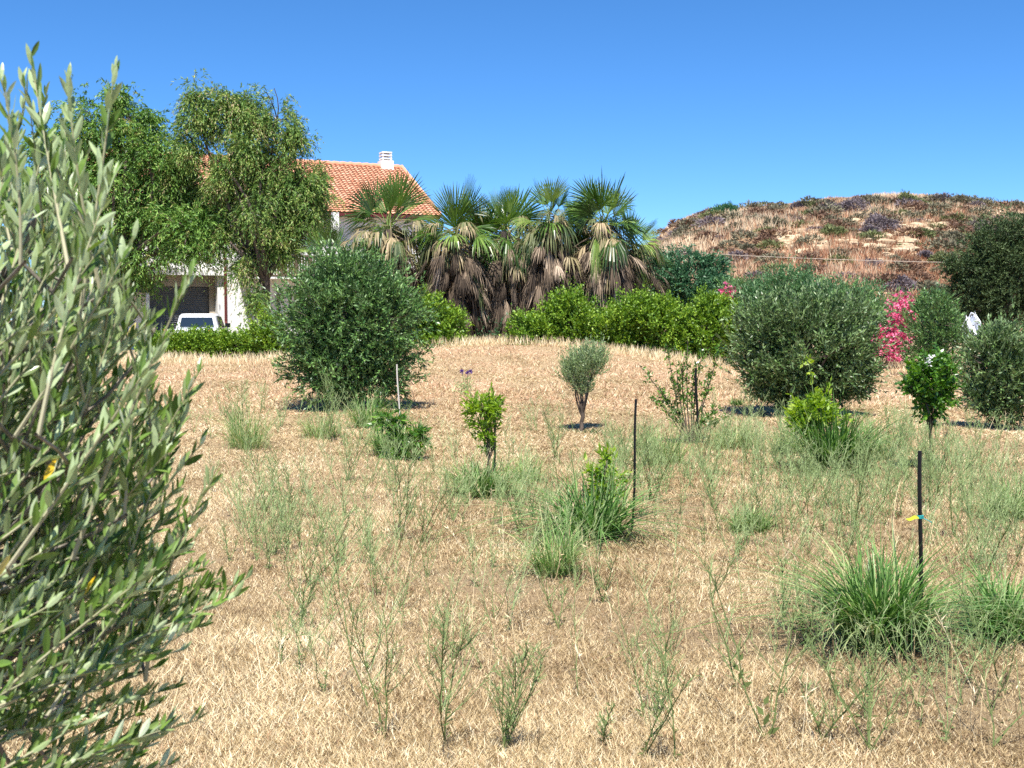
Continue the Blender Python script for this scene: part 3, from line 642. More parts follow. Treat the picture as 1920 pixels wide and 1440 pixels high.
def palm(label, px, py, Y, seed, size=1., gz=None, nleaf=24, nold=52, ndead=420, skirt_to=None):
    rng = np.random.default_rng(seed); c = at(px, py-6, Y); g = float(G(c[0], c[1]))
    root = thing('fan_palm', label, 'palm tree', (c[0], c[1], g), 'fan palms in a row in front of the house')
    mb = MB(); t = np.linspace(0, 1, 12)[:, None]; base = np.array([c[0]+rng.normal(0, .15), Y, g-.05])
    tube(mb, base+(c-base)*t, .2+.06*(1-t[:, 0])+.02*np.sin(t[:, 0]*60), 10); mb.build('trunk', M['bark_palm'], root)
    for i in range(nleaf):
        e = R(rng.uniform(-30, 62)) if i > 4 else R(rng.uniform(45, 84)); a = i*2.4+rng.normal(0, .25)
        d = [math.cos(a)*math.cos(e), math.sin(a)*math.cos(e), math.sin(e)]
        dr = max(0, .55-.75*math.sin(e))+rng.uniform(0, .12)
        frond(rng, c+rng.normal(size=3)*.06, d, size*rng.uniform(.4, .85), size*rng.uniform(.8, 1.4), R(rng.choice([rng.uniform(10, 25), rng.uniform(40, 80), rng.uniform(40, 80)])), dr, 24, rng.uniform(.0, .85), roll=rng.normal(0, .9)).build('frond', M['palm'], root)
    for i in range(nold):
        e = R(rng.uniform(-40, 34)); a = rng.uniform(0, 6.28)
        d = [math.cos(a)*math.cos(e), math.sin(a)*math.cos(e), math.sin(e)]
        frond(rng, c+[0, 0, .3-rng.uniform(.0, 1.4)]+rng.normal(size=3)*.1, d, size*rng.uniform(.4, .95), size*rng.uniform(.6, 1.0), R(rng.uniform(30, 75)), rng.uniform(.7, 1.2), 14, rng.uniform(.1, 1.0)).build('drooping_frond', M['palm_old'], root)
    mb = MB(); H_ = c[2]-g if skirt_to is None else skirt_to
    for i in range(ndead):
        h = rng.uniform(.2, max(.8, H_*.86)); a = rng.uniform(0, 6.283); e = R(rng.uniform(-80, -38) if h > 1.2 else rng.uniform(-60, -10))
        d = [math.cos(a)*math.cos(e), math.sin(a)*math.cos(e), math.sin(e)]
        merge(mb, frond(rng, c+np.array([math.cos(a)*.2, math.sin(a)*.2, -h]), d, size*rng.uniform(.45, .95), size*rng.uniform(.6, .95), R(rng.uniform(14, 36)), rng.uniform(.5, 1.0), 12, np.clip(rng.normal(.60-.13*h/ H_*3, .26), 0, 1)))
    mb.build('dead_frond_skirt', M['palm_dead'], root)
    return root
palm('leftmost tall fan palm, standing alone against the red roof', 728, 436, 41.0, 61, size=1.12, skirt_to=3.2, ndead=300, nleaf=26, nold=64)
palm('second tall fan palm from the left beside the roof end', 858, 445, 40.0, 62)
palm('fan palm in the middle of the row with a wide pale fan', 948, 440, 40.6, 63, size=.95)
palm('fan palm with a narrow upright fan right of the middle of the row', 1028, 425, 40.2, 64, size=.95)
palm('rightmost and widest fan palm of the row', 1132, 430, 40.4, 65, size=1.08, nleaf=32, nold=64, ndead=480)
palm('low young fan palm peeking over the big dark olive', 622, 490, 43.0, 66, size=.85, ndead=30, nleaf=18, nold=5)
palm('short fan palm leaning out at the right end of the row', 1182, 480, 41.2, 67, size=.9, ndead=180, nleaf=14, nold=44)
palm('smaller fan palm tucked between the second palm and the middle one', 903, 462, 41.4, 69, size=.92, nleaf=24, nold=44, ndead=220)
palm('smaller fan palm tucked between the narrow upright fan and the widest palm', 1080, 458, 41.6, 70, size=.92, nleaf=24, nold=44, ndead=220)
palm('small fan palm half hidden behind the middle and the narrow upright palm', 990, 470, 42.2, 71, size=.9, nleaf=22, nold=40, ndead=200)
palm('short fan palm filling the gap between the first two tall palms', 795, 492, 42.0, 68, size=.9, ndead=160, nleaf=14, nold=40)

# ------------------------------------------------------------------ house
HU = np.array([.906, .423, 0]); HV = np.array([-.423, .906, 0]); HC = np.array([-3.63, 60, 0])   # right eave corner; s to the left, t inward
def HT(V): V = np.asarray(V, float); return HC-HU*V[:, 0:1]+HV*V[:, 1:2]+np.array([0, 0, 1.])*V[:, 2:3]
hg = .42
house = thing('house', 'white two storey house with a red tiled gable roof behind the trees', 'house', HT([[7, 6, hg]])[0])
LEN, ZE, ZR, BD = 17.5, 6.62, 9.57, 5.5
def hbox(name, mat, boxes, parent=house, v=.5):
    m = MB()
    for bx in boxes: m.box(*bx, T=HT, v=v)
    return m.build(name, mat, parent)
WT = .55   # the wall is set in from the eave
gb = MB()
for bx in ((.5, 10.55, WT, 10.4, hg-.3, 6.5), (10.55, LEN-.3, WT, 10.4, 3.9, 6.5), (10.55, 10.8, WT+.6, 10.4, hg-.3, 3.88), (10.8, 15.6, WT+.6, 10.4, 3.15, 3.88), (15.6, LEN-.3, WT+.6, 10.4, hg-.3, 3.88)):
    gb.box(*bx, T=HT)
gb.add(HT(np.array([[.5, WT, 6.5], [.5, 10.4, 6.5], [.5, BD, 9.3], [.7, WT, 6.5], [.7, 10.4, 6.5], [.7, BD, 9.3]])), [[0, 1, 2], [3, 5, 4]])
gb.build('wall', M['wall'], house)
hbox('garage_lintel', M['tan'], [(10.82, 15.58, WT+.54, WT+.598, 3.12, 3.87), (10.56, 10.82, WT+.54, WT+.598, hg, 3.87)])
sh = MB(); k = 0; z = hg
while z < 3.12:
    sh.add(HT(np.array([[10.82, WT+.66, z], [15.58, WT+.66, z], [15.58, WT+.62, z+.05], [10.82, WT+.62, z+.05], [10.82, WT+.66, z+.1], [15.58, WT+.66, z+.1]])), [[0, 1, 2, 3], [3, 2, 5, 4]]); z += .1
shut = sh.build('garage_shutter', M['shutter'], house)
hbox('balcony_slab', M['wall'], [(10.3, LEN, WT-.25, WT-.003, 3.62, 3.95)])
hbox('balcony', M['wall'], [(4.4, 9.6, WT-1.1, WT-.003, 3.48, 3.62)])
rl = MB()
for s in np.arange(4.45, 9.6, .13): rl.box(s, s+.09, WT-1.07, WT-1.04, 3.66, 4.5, T=HT)
rl.box(4.4, 9.6, WT-1.09, WT-1.02, 4.5, 4.58, T=HT); rl.box(4.4, 9.6, WT-1.12, WT-1.03, 3.60, 3.66, T=HT)
rl.build('balcony_railing', M['wood'], house)
hbox('balcony_post', M['wall'], [(5.1, 5.4, WT-1.02, WT-.75, 3.63, 6.6)])
dp = MB(); tube(dp, HT(np.array([[10.2, WT-.08, z] for z in (1.5, 2.5, 3.6, 5, 6.45)])), .06, 8); tube(dp, HT(np.array([[10.2, WT-.08, 1.52], [10.2, WT-.18, 1.4]])), .06, 8); dp.build('downpipe', M['darkred'], house)
for s0, s1, z0, z1 in ((6.2, 7.6, 3.64, 5.8), (2.3, 3.4, 4.4, 5.7), (8.2, 9.2, 4.4, 5.7), (12.2, 13.6, 4.5, 5.8), (2.0, 3.3, 1.5, 2.8), (6.5, 7.8, 1.5, 2.8)):
    w_ = hbox('window', M['wood'], [(s0, s0+.09, WT-.05, WT-.003, z0, z1), (s1-.09, s1, WT-.05, WT-.003, z0, z1), (s0+.09, s1-.09, WT-.05, WT-.003, z1-.09, z1), (s0+.09, s1-.09, WT-.05, WT-.003, z0, z0+.09), ((s0+s1)/2-.04, (s0+s1)/2+.04, WT-.05, WT-.003, z0+.09, z1-.09)])
    g_ = MB(); g_.box(s0+.09, s1-.09, WT-.02, WT-.004, z0+.09, z1-.09, T=HT); g_ = g_.build('pane', M['glass'], w_)
    g_.location = -np.array(house.location)+np.array(w_.location)-0*np.array(w_.location) if False else g_.location
# roof with barrel tiles: a corrugated sheet stepped at each course
def roof_side(front=True):
    m = MB(); n_c = 26; pitch = .23; cols = int((LEN+.2)/(pitch/6))
    s = np.linspace(-.15, LEN, cols); wave = .045*np.abs(np.sin(s*math.pi/pitch))
    rr = np.random.default_rng(2)
    for j in range(n_c):
        a0, a1 = j/n_c, (j+1.12)/n_c; rows = []
        for a, lift in ((a0, .05), (min(a1, 1), .0)):
            t = -.06+(BD+.06)*a; z = ZE+(ZR-ZE)*a
            tt = t if front else 2*BD-t
            rows.append(np.stack([s, np.full_like(s, tt), z+wave+lift], 1))
        V = HT(np.concatenate(rows)); i = np.arange(cols-1); n_t = np.floor(s[:-1]/pitch).astype(int)
        vt = np.clip(.5+rr.normal(0, .2, n_t.max()-n_t.min()+2), 0, 1)
        m.add(V, np.stack([i, i+1, i+1+cols, i+cols], 1), vt[n_t-n_t.min()])
    return m
rf = roof_side(True); merge(rf, roof_side(False))
for t0, t1 in ((-.05, BD), (2*BD+.05, BD)):
    rf.add(HT(np.array([[-.14, t0, ZE-.02], [LEN, t0, ZE-.02], [LEN, t1, ZR-.01], [-.14, t1, ZR-.01]])), [[0, 1, 2, 3]], .1)
tube(rf, HT(np.array([[s, BD, ZR+.05+.02*math.sin(s*15)] for s in np.linspace(-.2, LEN, 120)])), .13, 8, v=.6)
for tt in (np.linspace(-.06, BD, 30), np.linspace(2*BD+.06, BD, 30)):
    tube(rf, HT(np.array([[-.17, t, ZE+(ZR-ZE)*(min(t, 2*BD-t)+.06)/BD+.06+.02*(k % 2)] for k, t in enumerate(tt)])), .09, 8, v=.6)
roof = rf.build('roof', M['tile'], house, smooth_sh=False)
hbox('gutter', M['darkred'], [(-.1, LEN, -.13, -.02, ZE-.13, ZE+.0), (-.1, LEN, 0, WT-.02, ZE-.06, ZE-.02)])
CH = (.2, 1.25)
ch = MB(); ch.box(.40, 1.05, BD-.35, BD+.35, 8.9, 9.9, T=HT)
for k in range(3): ch.box(.46, .99, BD-.28, BD+.28, 9.92+.16*k+.05, 9.92+.16*k+.12, T=HT)
for s in (.48, .92):
    for t in (-.26, .21): ch.box(s, s+.05, BD+t, BD+t+.05, 9.9, 10.35, T=HT)
ch.build('chimney', M['wall'], house)
# sloped white support under the balcony's right end, and the low yard wall seen right of the olive
yw = MB(); p = at(775, 545, 50); yw.box(p[0]-1.6, p[0]+1.3, 50, 50.25, .3, p[2]+.15); tag(yw.build('yard_wall', M['wall']), 'low white yard wall glimpsed between the olive and the palms', 'wall')
yw = MB(); p = at(262, 595, 52)
yw.box(p[0]-.5, p[0]+.28, 52, 52.5, .3, p[2]+1.05); tag(yw.build('gate_pillar', M['wall']), 'white pillar left of the garage behind the foreground olive', 'pillar')

# ------------------------------------------------------------------ pickup
def car():
    px, Y = 381, 45.9; p = at(px, 600, Y); g = float(G(p[0], Y)); root = thing('pickup_truck', 'white pickup truck parked before the garage behind the hedge', 'pickup', (p[0], Y-.9, g))
    ang = R(4); ca, sa = math.cos(ang), math.sin(ang); O = np.array([p[0], Y-.9, g])
    def T(V): V = np.asarray(V, float); return np.stack([V[:, 0]*ca-V[:, 1]*sa, V[:, 0]*sa+V[:, 1]*ca, V[:, 2]], 1)+O
    def loft(secs):   # secs: (y, halfwidth bottom, halfwidth top, z0, z1)
        m = MB(); V = []
        for y, wb, wt, z0, z1 in secs:
            V += [[-wb*.94, y, z0], [-wb, y, z0+.08], [-wt, y, z1-.07], [-wt+.08, y, z1], [wt-.08, y, z1], [wt, y, z1-.07], [wb, y, z0+.08], [wb*.94, y, z0]]
        k = 8; n = len(secs); i = np.arange(k)
        Fq = [[s*k+a, s*k+(a+1) % k, (s+1)*k+(a+1) % k, (s+1)*k+a] for s in range(n-1) for a in range(k)]
        m.add(T(V), Fq)
        for s in (0, n-1): m.add(T(V[s*k:s*k+8]), [[0, 1, 6, 7], [1, 2, 5, 6], [2, 3, 4, 5]])
        return m
    body = loft([(-1.95, .76, .76, .42, .92), (-1.9, .80, .79, .36, .94), (1.2, .82, .80, .34, .94), (2.0, .81, .78, .34, .93), (2.75, .78, .73, .36, .86), (2.9, .70, .66, .42, .78)])
    merge(body, loft([(-.02, .76, .66, .9, 1.36), (.06, .76, .64, .9, 1.48), (.9, .76, .64, .9, 1.5), (1.25, .76, .62, .9, 1.44), (1.75, .74, .68, .9, .99)]))
    body.build('body', M['carpaint'], root, smooth_sh=False)
    def quad(name, pts, mat, d=(0, -.006, 0)):
        q = MB(); A = np.array(pts, float); q.add(T(np.vstack([A, A+np.array(d)])), [[0, 1, 2, 3], [4, 7, 6, 5], [0, 4, 5, 1], [1, 5, 6, 2], [2, 6, 7, 3], [3, 7, 4, 0]]); return q.build(name, mat, root)
    quad('rear_window', [[-.62, -.03, 1.0], [.62, -.03, 1.0], [.55, .0, 1.36], [-.55, .0, 1.36]], M['glass'], (0, -.02, 0))
    for s in (1, -1):
        quad('side_window', [[s*.765, .22, .98], [s*.765, .55, .98], [s*.665, .55, 1.40], [s*.665, .3, 1.40]], M['glass'], (s*.012, 0, .004))
        quad('side_window', [[s*.765, .62, .98], [s*.765, 1.5, .98], [s*.66, 1.22, 1.38], [s*.665, .62, 1.40]], M['glass'], (s*.012, 0, .004))
        quad('tail_light', [[s*.68, -1.955, .62], [s*.79, -1.955, .62], [s*.79, -1.955, .88], [s*.68, -1.955, .88]], M['red'], (0, -.02, 0))
        quad('indicator', [[s*.68, -1.955, .88], [s*.79, -1.955, .88], [s*.79, -1.955, .93], [s*.68, -1.955, .93]], M['orange'], (0, -.022, 0))
        m = MB(); m.box(s*.82, s*1.0, 1.2, 1.28, .98, 1.14, T=T); m.box(min(s*.74, s*.82), max(s*.74, s*.82), 1.22, 1.26, 1.0, 1.05, T=T); m.build('mirror', M['black'], root)
        for y in (-1.15, 1.95):
            a = np.linspace(0, 2*math.pi, 25)[:-1]; m = MB()
            rings = [(.70, .2), (.70, .30), (.73, .33), (.82, .33), (.85, .30), (.85, .2)]
            V = [[s*x, y+r*math.cos(q), .33+r*math.sin(q)] for x, r in rings for q in a]
            m.add(T(V), [[i*24+j, i*24+(j+1) % 24, (i+1)*24+(j+1) % 24, (i+1)*24+j] for i in range(5) for j in range(24)]); ty = m.build('wheel', M['tyre'], root)
            m = MB(); V = [[s*.835, y+.2*math.cos(q), .33+.2*math.sin(q)] for q in a]+[[s*.82, y, .33]]; m.add(T(V), [[j, (j+1) % 24, 24] for j in range(24)]); m.build('hub', M['chrome'], ty)
    m = MB(); m.box(-.78, .78, -2.06, -1.96, .42, .56, T=T); m.build('bumper', M['black'], root)
    m = MB(); m.box(-.62, .62, -.075, -.055, 1.02, 1.04, T=T)
    for s in (-.7, .62): m.box(s, s+.08, -.6, -.1, .94, .98, T=T)
    return root
car()

# ------------------------------------------------------------------ cable and the white sheet
mb = MB(); A = at(1195, 468, 80); B = at(2150, 492, 88); t = np.linspace(0, 1, 40)[:, None]
tube(mb, A+(B-A)*t-np.array([0, 0, 1])*4*.35*t*(1-t), .018, 5); tag(mb.build('overhead_cable', M['cable']), 'thin pale overhead cable crossing in front of the hill', 'cable')
rng = np.random.default_rng(31)
mb = MB(); c = at(1822, 612, 35.2); k = 35.2/F
X, Y = np.meshgrid(np.linspace(-1, 1, 22), np.linspace(-1, 1, 18)); 
V = np.stack([X*16*k*(1-.3*Y), .12*np.sin(X*5+Y*3)+.06*np.sin(X*13)+.1*Y, (Y*20+6*np.sin(X*6+1)*np.clip(Y, 0, 1)+5*X)*k], -1).reshape(-1, 3)+c
i = (np.arange(17)[:, None]*22+np.arange(21)[None]).ravel(); keep = rng.random(len(i)) > .04
mb.add(V, np.stack([i, i+1, i+23, i+22], 1)[keep]); o = mb.build('plastic_sheet', M['sheet'], smooth_sh=True); so_ = o.modifiers.new('t', 'SOLIDIFY'); so_.thickness = .004
tag(o, 'crumpled white plastic sheet caught between the conifer and the olive bush', 'plastic sheet')

# ------------------------------------------------------------------ stakes
def stake(label, x0, y0, x1, y1, r, mat, name='stake', ties=False, group='stakes beside the young trees'):
    b = hit(x0, y0); tp = at(x1, y1, b[1]); mb = MB(); t = np.linspace(0, 1, 14)[:, None]
    root = thing(name, label, 'stake', b, group)
    tube(mb, b-[0, 0, .1]+(tp-b+[0, 0, .1])*t+np.array([r*1.2, r, 0])*np.sin(t*5), r, 8); mb.build('shaft', mat, root)
    if ties:
        q = b+(tp-b)*.64; m = MB()
        for k in range(4): 
            a = np.linspace(0, 6.283, 13); tube(m, q+np.stack([np.cos(a)*(r+.003), np.sin(a)*(r+.003), .004*k+a*0], 1), .003, 4, cap=False)
        tube(m, q+np.array([[r, 0, 0], [.03, -.01, -.008], [.055, 0, -.022]]), .002, 4); m.build('twine', M['twine'], root)
        m = MB(); a = np.linspace(0, 1, 10)
        Va = [q+np.array([-r-.075*t_, -.01, .006*math.sin(t_*7)+s*.010*math.sin(math.pi*min(1, t_+.1))]) for t_ in a for s in (-1, 1)]
        m.add(Va, [[2*i, 2*i+1, 2*i+3, 2*i+2] for i in range(9)]); o = m.build('tape', M['tape'], root)
    return root
stake('tall black pipe stake beside the green clump in the middle of the field', 1182, 1002, 1195, 748, .0095, M['black'], group='black pipe stakes')
stake('black pipe stake tied with turquoise twine and yellow tape', 1722, 1195, 1728, 845, .0100, M['black'], ties=True, group='black pipe stakes')
stake('thin pale cane stake in front of the big dark olive', 748, 812, 746, 683, .011, M['stakepale'])
stake('black stake behind the small sapling with the round grass clump', 921, 905, 932, 747, .012, M['black'])
stake('dark stake standing inside the almond shrub', 1305, 835, 1307, 690, .016, M['black'])

# ------------------------------------------------------------------ young trees
def young(name, label, x, y, blobs, ntw, K, L, leaf, w, mat, r=(.012, .009, .003), seed=1, fork=None, cat='young tree', group='young fruit trees', **kw):
    b = hit(x, y); Y = b[1]
    return tree(name, label, cat, b, [blob(*q, Y) for q in blobs], ntw, K, L, leaf, w, mat, 'bark', r, seed=seed, fork=(at(*fork, Y) if fork else None), group=group, **kw)
young('citrus_sapling', 'small leafy citrus sapling with a light green top and a dark stake', 920, 925, [(905, 765, 34, 24), (885, 765, 16, 20), (925, 770, 18, 22), (912, 800, 24, 28), (918, 830, 16, 14)],
      190, 10, .10, .058, .018, 'lime', seed=81, rise=.7, spread=.5, ang=.6, twigs=40, gap=3, shell=(.2, 1), tint=-.08, fork=(916, 845))
young('citrus_sapling', 'bright green sapling shoots rising out of the middle grass clump', 1138, 1000, [(1140, 857, 16, 10), (1118, 888, 16, 13), (1148, 893, 16, 18), (1135, 925, 26, 22), (1120, 950, 24, 20)],
      110, 10, .10, .06, .019, 'lime', seed=82, rise=.6, spread=.5, ang=.6, twigs=30, gap=3, shell=(.1, 1), fork=(1138, 930), tint=.0)
young('lemon_tree', 'young lemon with yellow green leaves and one tall bare shoot', 1528, 880, [(1520, 770, 30, 24), (1500, 778, 20, 18), (1540, 752, 16, 18), (1550, 785, 26, 22), (1515, 800, 30, 20)],
      230, 10, .12, .07, .028, 'lime', seed=83, rise=.7, spread=.5, ang=.6, twigs=40, gap=3, shell=(.15, 1), fork=(1528, 830), tint=.08)
b = hit(1528, 880); Y = b[1]
mb = MB(); P = np.array([at(*q, Y) for q in ((1526, 790), (1526, 750), (1522, 715), (1518, 690), (1512, 672))]); tube(mb, P, [.005, .004, .0035, .003, .002], 5)
rng = np.random.default_rng(84)
tp = [o for o in sc.objects if o.name.startswith('lemon_tree')][0]
mb.build('shoot', M['weed'], tp)
mb = MB(); Q = np.array([at(*q, Y) for q in ((1514, 676), (1506, 682), (1518, 672), (1511, 668), (1520, 680), (1518, 697), (1522, 700), (1525, 712), (1520, 722), (1527, 730))]); Q = np.repeat(Q, 3, 0)
leaves(mb, Q, nrm(rng.normal(size=(30, 3))+[0, 0, .4]), rsph(rng, 30), .065, .03, rng.uniform(.5, 1, 30)); mb.build('shoot_leaves', M['lime'], tp)
young('citrus_tree', 'round glossy dark green citrus on a thin trunk, left of the right hand olive', 1745, 880, [(1745, 715, 44, 45), (1720, 720, 24, 30), (1770, 735, 24, 30), (1735, 685, 24, 22), (1745, 760, 30, 28), (1765, 690, 22, 20)],
      430, 10, .13, .062, .032, 'citrus', r=(.018, .014, .004), seed=85, rise=.4, spread=.6, ang=.7, twigs=60, gap=1.6, shell=(.4, 1.05), fork=(1745, 790), lumps=.18)
b = hit(1745, 880); mb = MB(); Q = np.array([at(1744+rng.normal(0, 4), 672+rng.normal(0, 8), b[1]-.35) for _ in range(9)]); Q = np.repeat(Q, 4, 0)
tp = [o for o in sc.objects if o.name.startswith('citrus_tree')][0]
leaves(mb, Q, rsph(rng, 36), rsph(rng, 36), .03, .02, rng.uniform(0, 1, 36)); mb.build('blossom', M['white_leaf'], tp)
young('leafy_shrub', 'low dark shrub with drooping narrow leaves at the foot of the pale cane', 745, 862, [(735, 790, 32, 22), (760, 820, 36, 24), (745, 845, 34, 20), (785, 812, 16, 14)],
      200, 9, .16, .10, .022, 'citrus', seed=86, rise=.5, droop=.5, spread=.6, ang=.5, twigs=30, gap=3, shell=(.1, 1), cat='shrub', group=None)
# almond shrub: several upright stems set with leaves along their length
b = hit(1296, 832); Y = b[1]; rng = np.random.default_rng(87)
root = thing('almond_shrub', 'open many stemmed almond shrub with a dark stake in it', 'shrub', b)
mb = MB(); ml = MB()
for tx, ty, fx, fy in ((1292, 640, 1290, 780), (1320, 655, 1300, 790), (1265, 690, 1283, 790), (1250, 650, 1275, 785), (1200, 685, 1270, 790), (1335, 700, 1305, 790), (1345, 640, 1318, 760), (1345, 760, 1310, 800), (1240, 735, 1280, 800), (1360, 780, 1310, 805), (1280, 665, 1285, 780), (1305, 680, 1297, 780), (1225, 745, 1270, 800)):
    A, Bp = at(fx, fy, Y), at(tx, ty, Y)+np.array([0, rng.normal(0, .22), 0]); base = b+rng.normal(size=3)*[.04, .04, 0]; Mi = (A+Bp)/2+rng.normal(size=3)*.05
    curves(mb, base, A, (base+A)/2, .012, .008, 3, 5); curves(mb, A, Bp, Mi, .008, .003, 6, 4)
    for j in range(7):
        t = rng.uniform(.15, .95); q = (1-t)**2*A+2*t*(1-t)*Mi+t*t*Bp; e = q+rng.normal(size=3)*[.07, .07, .04]+[0, 0, .06]; curves(mb, q, e, (q+e)/2, .003, .002, 2, 3)
        n = 7; s = rng.uniform(0, 1, n)[:, None]; Pp = q*(1-s)+e*s; leaves(ml, Pp, nrm(rng.normal(size=(n, 3))+[0, 0, .4]), rsph(rng, n), .055, .022, rng.uniform(.1, .8, n))
    n = 75; t = rng.uniform(.05, 1, n)[:, None]; Pp = (1-t)**2*A+2*t*(1-t)*Mi+t*t*Bp+rng.normal(size=(n, 3))*.02
    leaves(ml, Pp, nrm(rng.normal(size=(n, 3))+[0, 0, .5]), rsph(rng, n), .055, .022, rng.uniform(.1, .9, n))
mb.build('stems', M['bark'], root); ml.build('foliage', M['citrus'], root)

# ------------------------------------------------------------------ green grass clumps
def blades(mb, rng, n, base, R0, H0, lean, w, v0=.5, flat=.35):
    a = rng.uniform(0, 6.283, n); r = R0*np.sqrt(rng.uniform(0, 1, n)); dirn = a+rng.normal(0, .85, n)
    B = np.stack([base[0]+r*np.cos(a), base[1]+r*np.sin(a), np.zeros(n)], 1); B[:, 2] = G(B[:, 0], B[:, 1])-.01
    Hh = H0*rng.uniform(.45, 1.15, n); ln = lean*rng.uniform(.1, 1.4, n)*(.4+.8*r/R0)+.5*(rng.random(n) < .12); Hh = Hh*rng.uniform(.7, 1.15, n); w = w*rng.uniform(.5, 1.15, n)[:, None]; k = 6
    hd = np.stack([np.cos(dirn), np.sin(dirn), 0*a], 1); up = np.array([0, 0, 1.]); sd = np.stack([-np.sin(dirn+rng.normal(0, .8, n)), np.cos(dirn), 0*a], 1); sd = nrm(sd)
    V = []
    for i in range(k+1):
        t = i/k; ww = w*(1-t**2.2)*(.6+.4*min(1, t*4))
        C = B+up*(Hh*(t-.42*ln*t**2.5))[:, None]+hd*(Hh*ln*t**1.7)[:, None]
        V += [C-sd*ww*.5, C+sd*ww*.5]
    V = np.stack(V, 1); f = np.array([[2*i, 2*i+1, 2*i+3, 2*i+2] for i in range(k)])
    Fq = (f[None]+(np.arange(n)*2*(k+1))[:, None, None]).reshape(-1, 4)
    mb.add(V.reshape(-1, 3), Fq, np.repeat(np.clip(rng.normal(v0, .26, n), 0, 1), k))
TU = [ # x, y(base), radius px, height px, n, lean, width, tint, label
    (905, 930, 68, 78, 620, .9, .008, .5, 'round green grass clump under the small citrus sapling'),
    (1108, 1012, 84, 140, 400, 1.2, .013, .35, 'tall arching grass clump beside the black pipe stake'),
    (1650, 1205, 95, 185, 900, .9, .009, .5, 'large spiky green grass clump round the twine tied stake'),
    (1885, 1195, 80, 125, 600, .9, .009, .45, 'green grass clump cut by the right edge of the picture'),
    (1408, 995, 52, 50, 380, .7, .006, .55, 'low pale green grass clump right of the middle'),
    (1565, 885, 72, 120, 700, .7, .013, .25, 'tall dark green grass clump under the young lemon'),
    (1900, 975, 55, 80, 380, .8, .007, .55, 'green grass clump at the right edge above the biggest clumps'),
    (735, 850, 50, 70, 300, .8, .009, .55, 'grass clump growing round the drooping shrub'),
    (690, 800, 36, 60, 260, .7, .010, .6, 'grey green grass clump at the foot of the big dark olive'),
    (462, 840, 50, 80, 300, .6, .006, .75, 'pale feathery grass clump right of the foreground olive'),
    (1040, 1075, 55, 110, 300, .8, .0055, .7, 'fine pale grass clump below the tall arching one'),
    (600, 820, 50, 50, 240, .6, .007, .8, 'thin pale grass clump left of the big dark olive foot'),
    (1380, 838, 60, 45, 300, .6, .009, .75, 'low pale grass clump right of the almond shrub'),
    (1240, 870, 60, 70, 320, .6, .007, .78, 'pale wispy grass clump in front of the almond shrub'),
    (1640, 860, 50, 70, 260, .6, .007, .75, 'pale grass clump behind the lemon grass clump'),
    (1480, 850, 45, 60, 220, .6, .008, .75, 'pale grass clump left of the young lemon'),
    (990, 905, 36, 60, 180, .7, .006, .7, 'small pale grass clump right of the citrus sapling'),
    (1380, 760, 16, 18, 90, .8, .012, .4, 'tiny bright green weed tuft left of the grey green olive')]
for i, (x, y, rp, hp, n, ln, wd, v0, lab) in enumerate(TU):
    rng = np.random.default_rng(200+i); b = hit(x, y); k = b[1]/F
    root = mb = MB(); blades(mb, rng, int(n*1.15), b, rp*k*.66, hp*k*1.25, ln*1.3, wd*1.3, v0)
    blades(mb, rng, n//4, b, rp*k*.9, hp*k*.4, ln, wd, min(v0+.35, .95)); blades(mb, rng, n//4, b, rp*k*1.0, hp*k*.3, ln*1.6, wd, 1.1)
    tag(mb.build('grass_clump', M['grass']), lab, 'grass clump', 'green grass clumps in the dry field')

# ------------------------------------------------------------------ wiry branching weeds
def weed(mb, rng, base, H0, r=.0022, nb=9, spread=.5, v0=.55, nst=1):
    for s in range(nst):
        n = 9; lean = rng.normal(0, .12, 2)+(rng.normal(0, spread*.4, 2) if nst > 1 else 0)
        h = H0*rng.uniform(.75, 1.05) if nst > 1 else H0
        t = np.linspace(0, 1, n); wob = rng.normal(0, .012, (n, 2)).cumsum(0)*h
        P = np.stack([base[0]+lean[0]*h*t+wob[:, 0], base[1]+lean[1]*h*t+wob[:, 1], base[2]+h*t*(1-.08*np.abs(lean).sum())], 1)
        rr = r*(1-.65*t); segs(mb, P[:-1], P[1:], rr[:-1], rr[1:], 3, v0-.2)
        q = rng.uniform(.18, .95, nb); A = np.stack([np.interp(q, t, P[:, k]) for k in range(3)], 1)
        ph = rng.uniform(0, 6.283, nb); L = h*rng.uniform(.22, .55, nb)*(1.1-q*.75); sp = rng.uniform(.45, .95, nb)
        D = np.stack([np.cos(ph)*sp, np.sin(ph)*sp, np.ones(nb)], 1); D = nrm(D)
        B = A+D*L[:, None]; Mi = (A+B)/2+np.stack([np.cos(ph), np.sin(ph), 0*ph], 1)*(L*.12)[:, None]
        curves(mb, A, B, Mi, r*.55, r*.3, 3, 3, v0)
        m = nb*3; ii = rng.integers(nb, size=m); tt = rng.uniform(.15, 1, m)[:, None]
        A2 = (1-tt)**2*A[ii]+2*tt*(1-tt)*Mi[ii]+tt*tt*B[ii]; D2 = nrm(D[ii]+rng.normal(size=(m, 3))*.6); B2 = A2+D2*(h*rng.uniform(.04, .13, m))[:, None]
        segs(mb, A2, B2, r*.38, r*.25, 3, np.clip(rng.normal(v0+.1, .12, m), 0, 1))
        k = 7; zz = rng.uniform(0, .35, k)[:, None]; Pl = base+np.array([0, 0, 1.])*zz*h+np.array([lean[0], lean[1], 0])*zz*h
        leaves(mb, Pl, nrm(rng.normal(size=(k, 3))*[1, 1, .4]+[0, 0, .3]), rsph(rng, k), rng.uniform(.02, .045, k), .007, v0-.35)
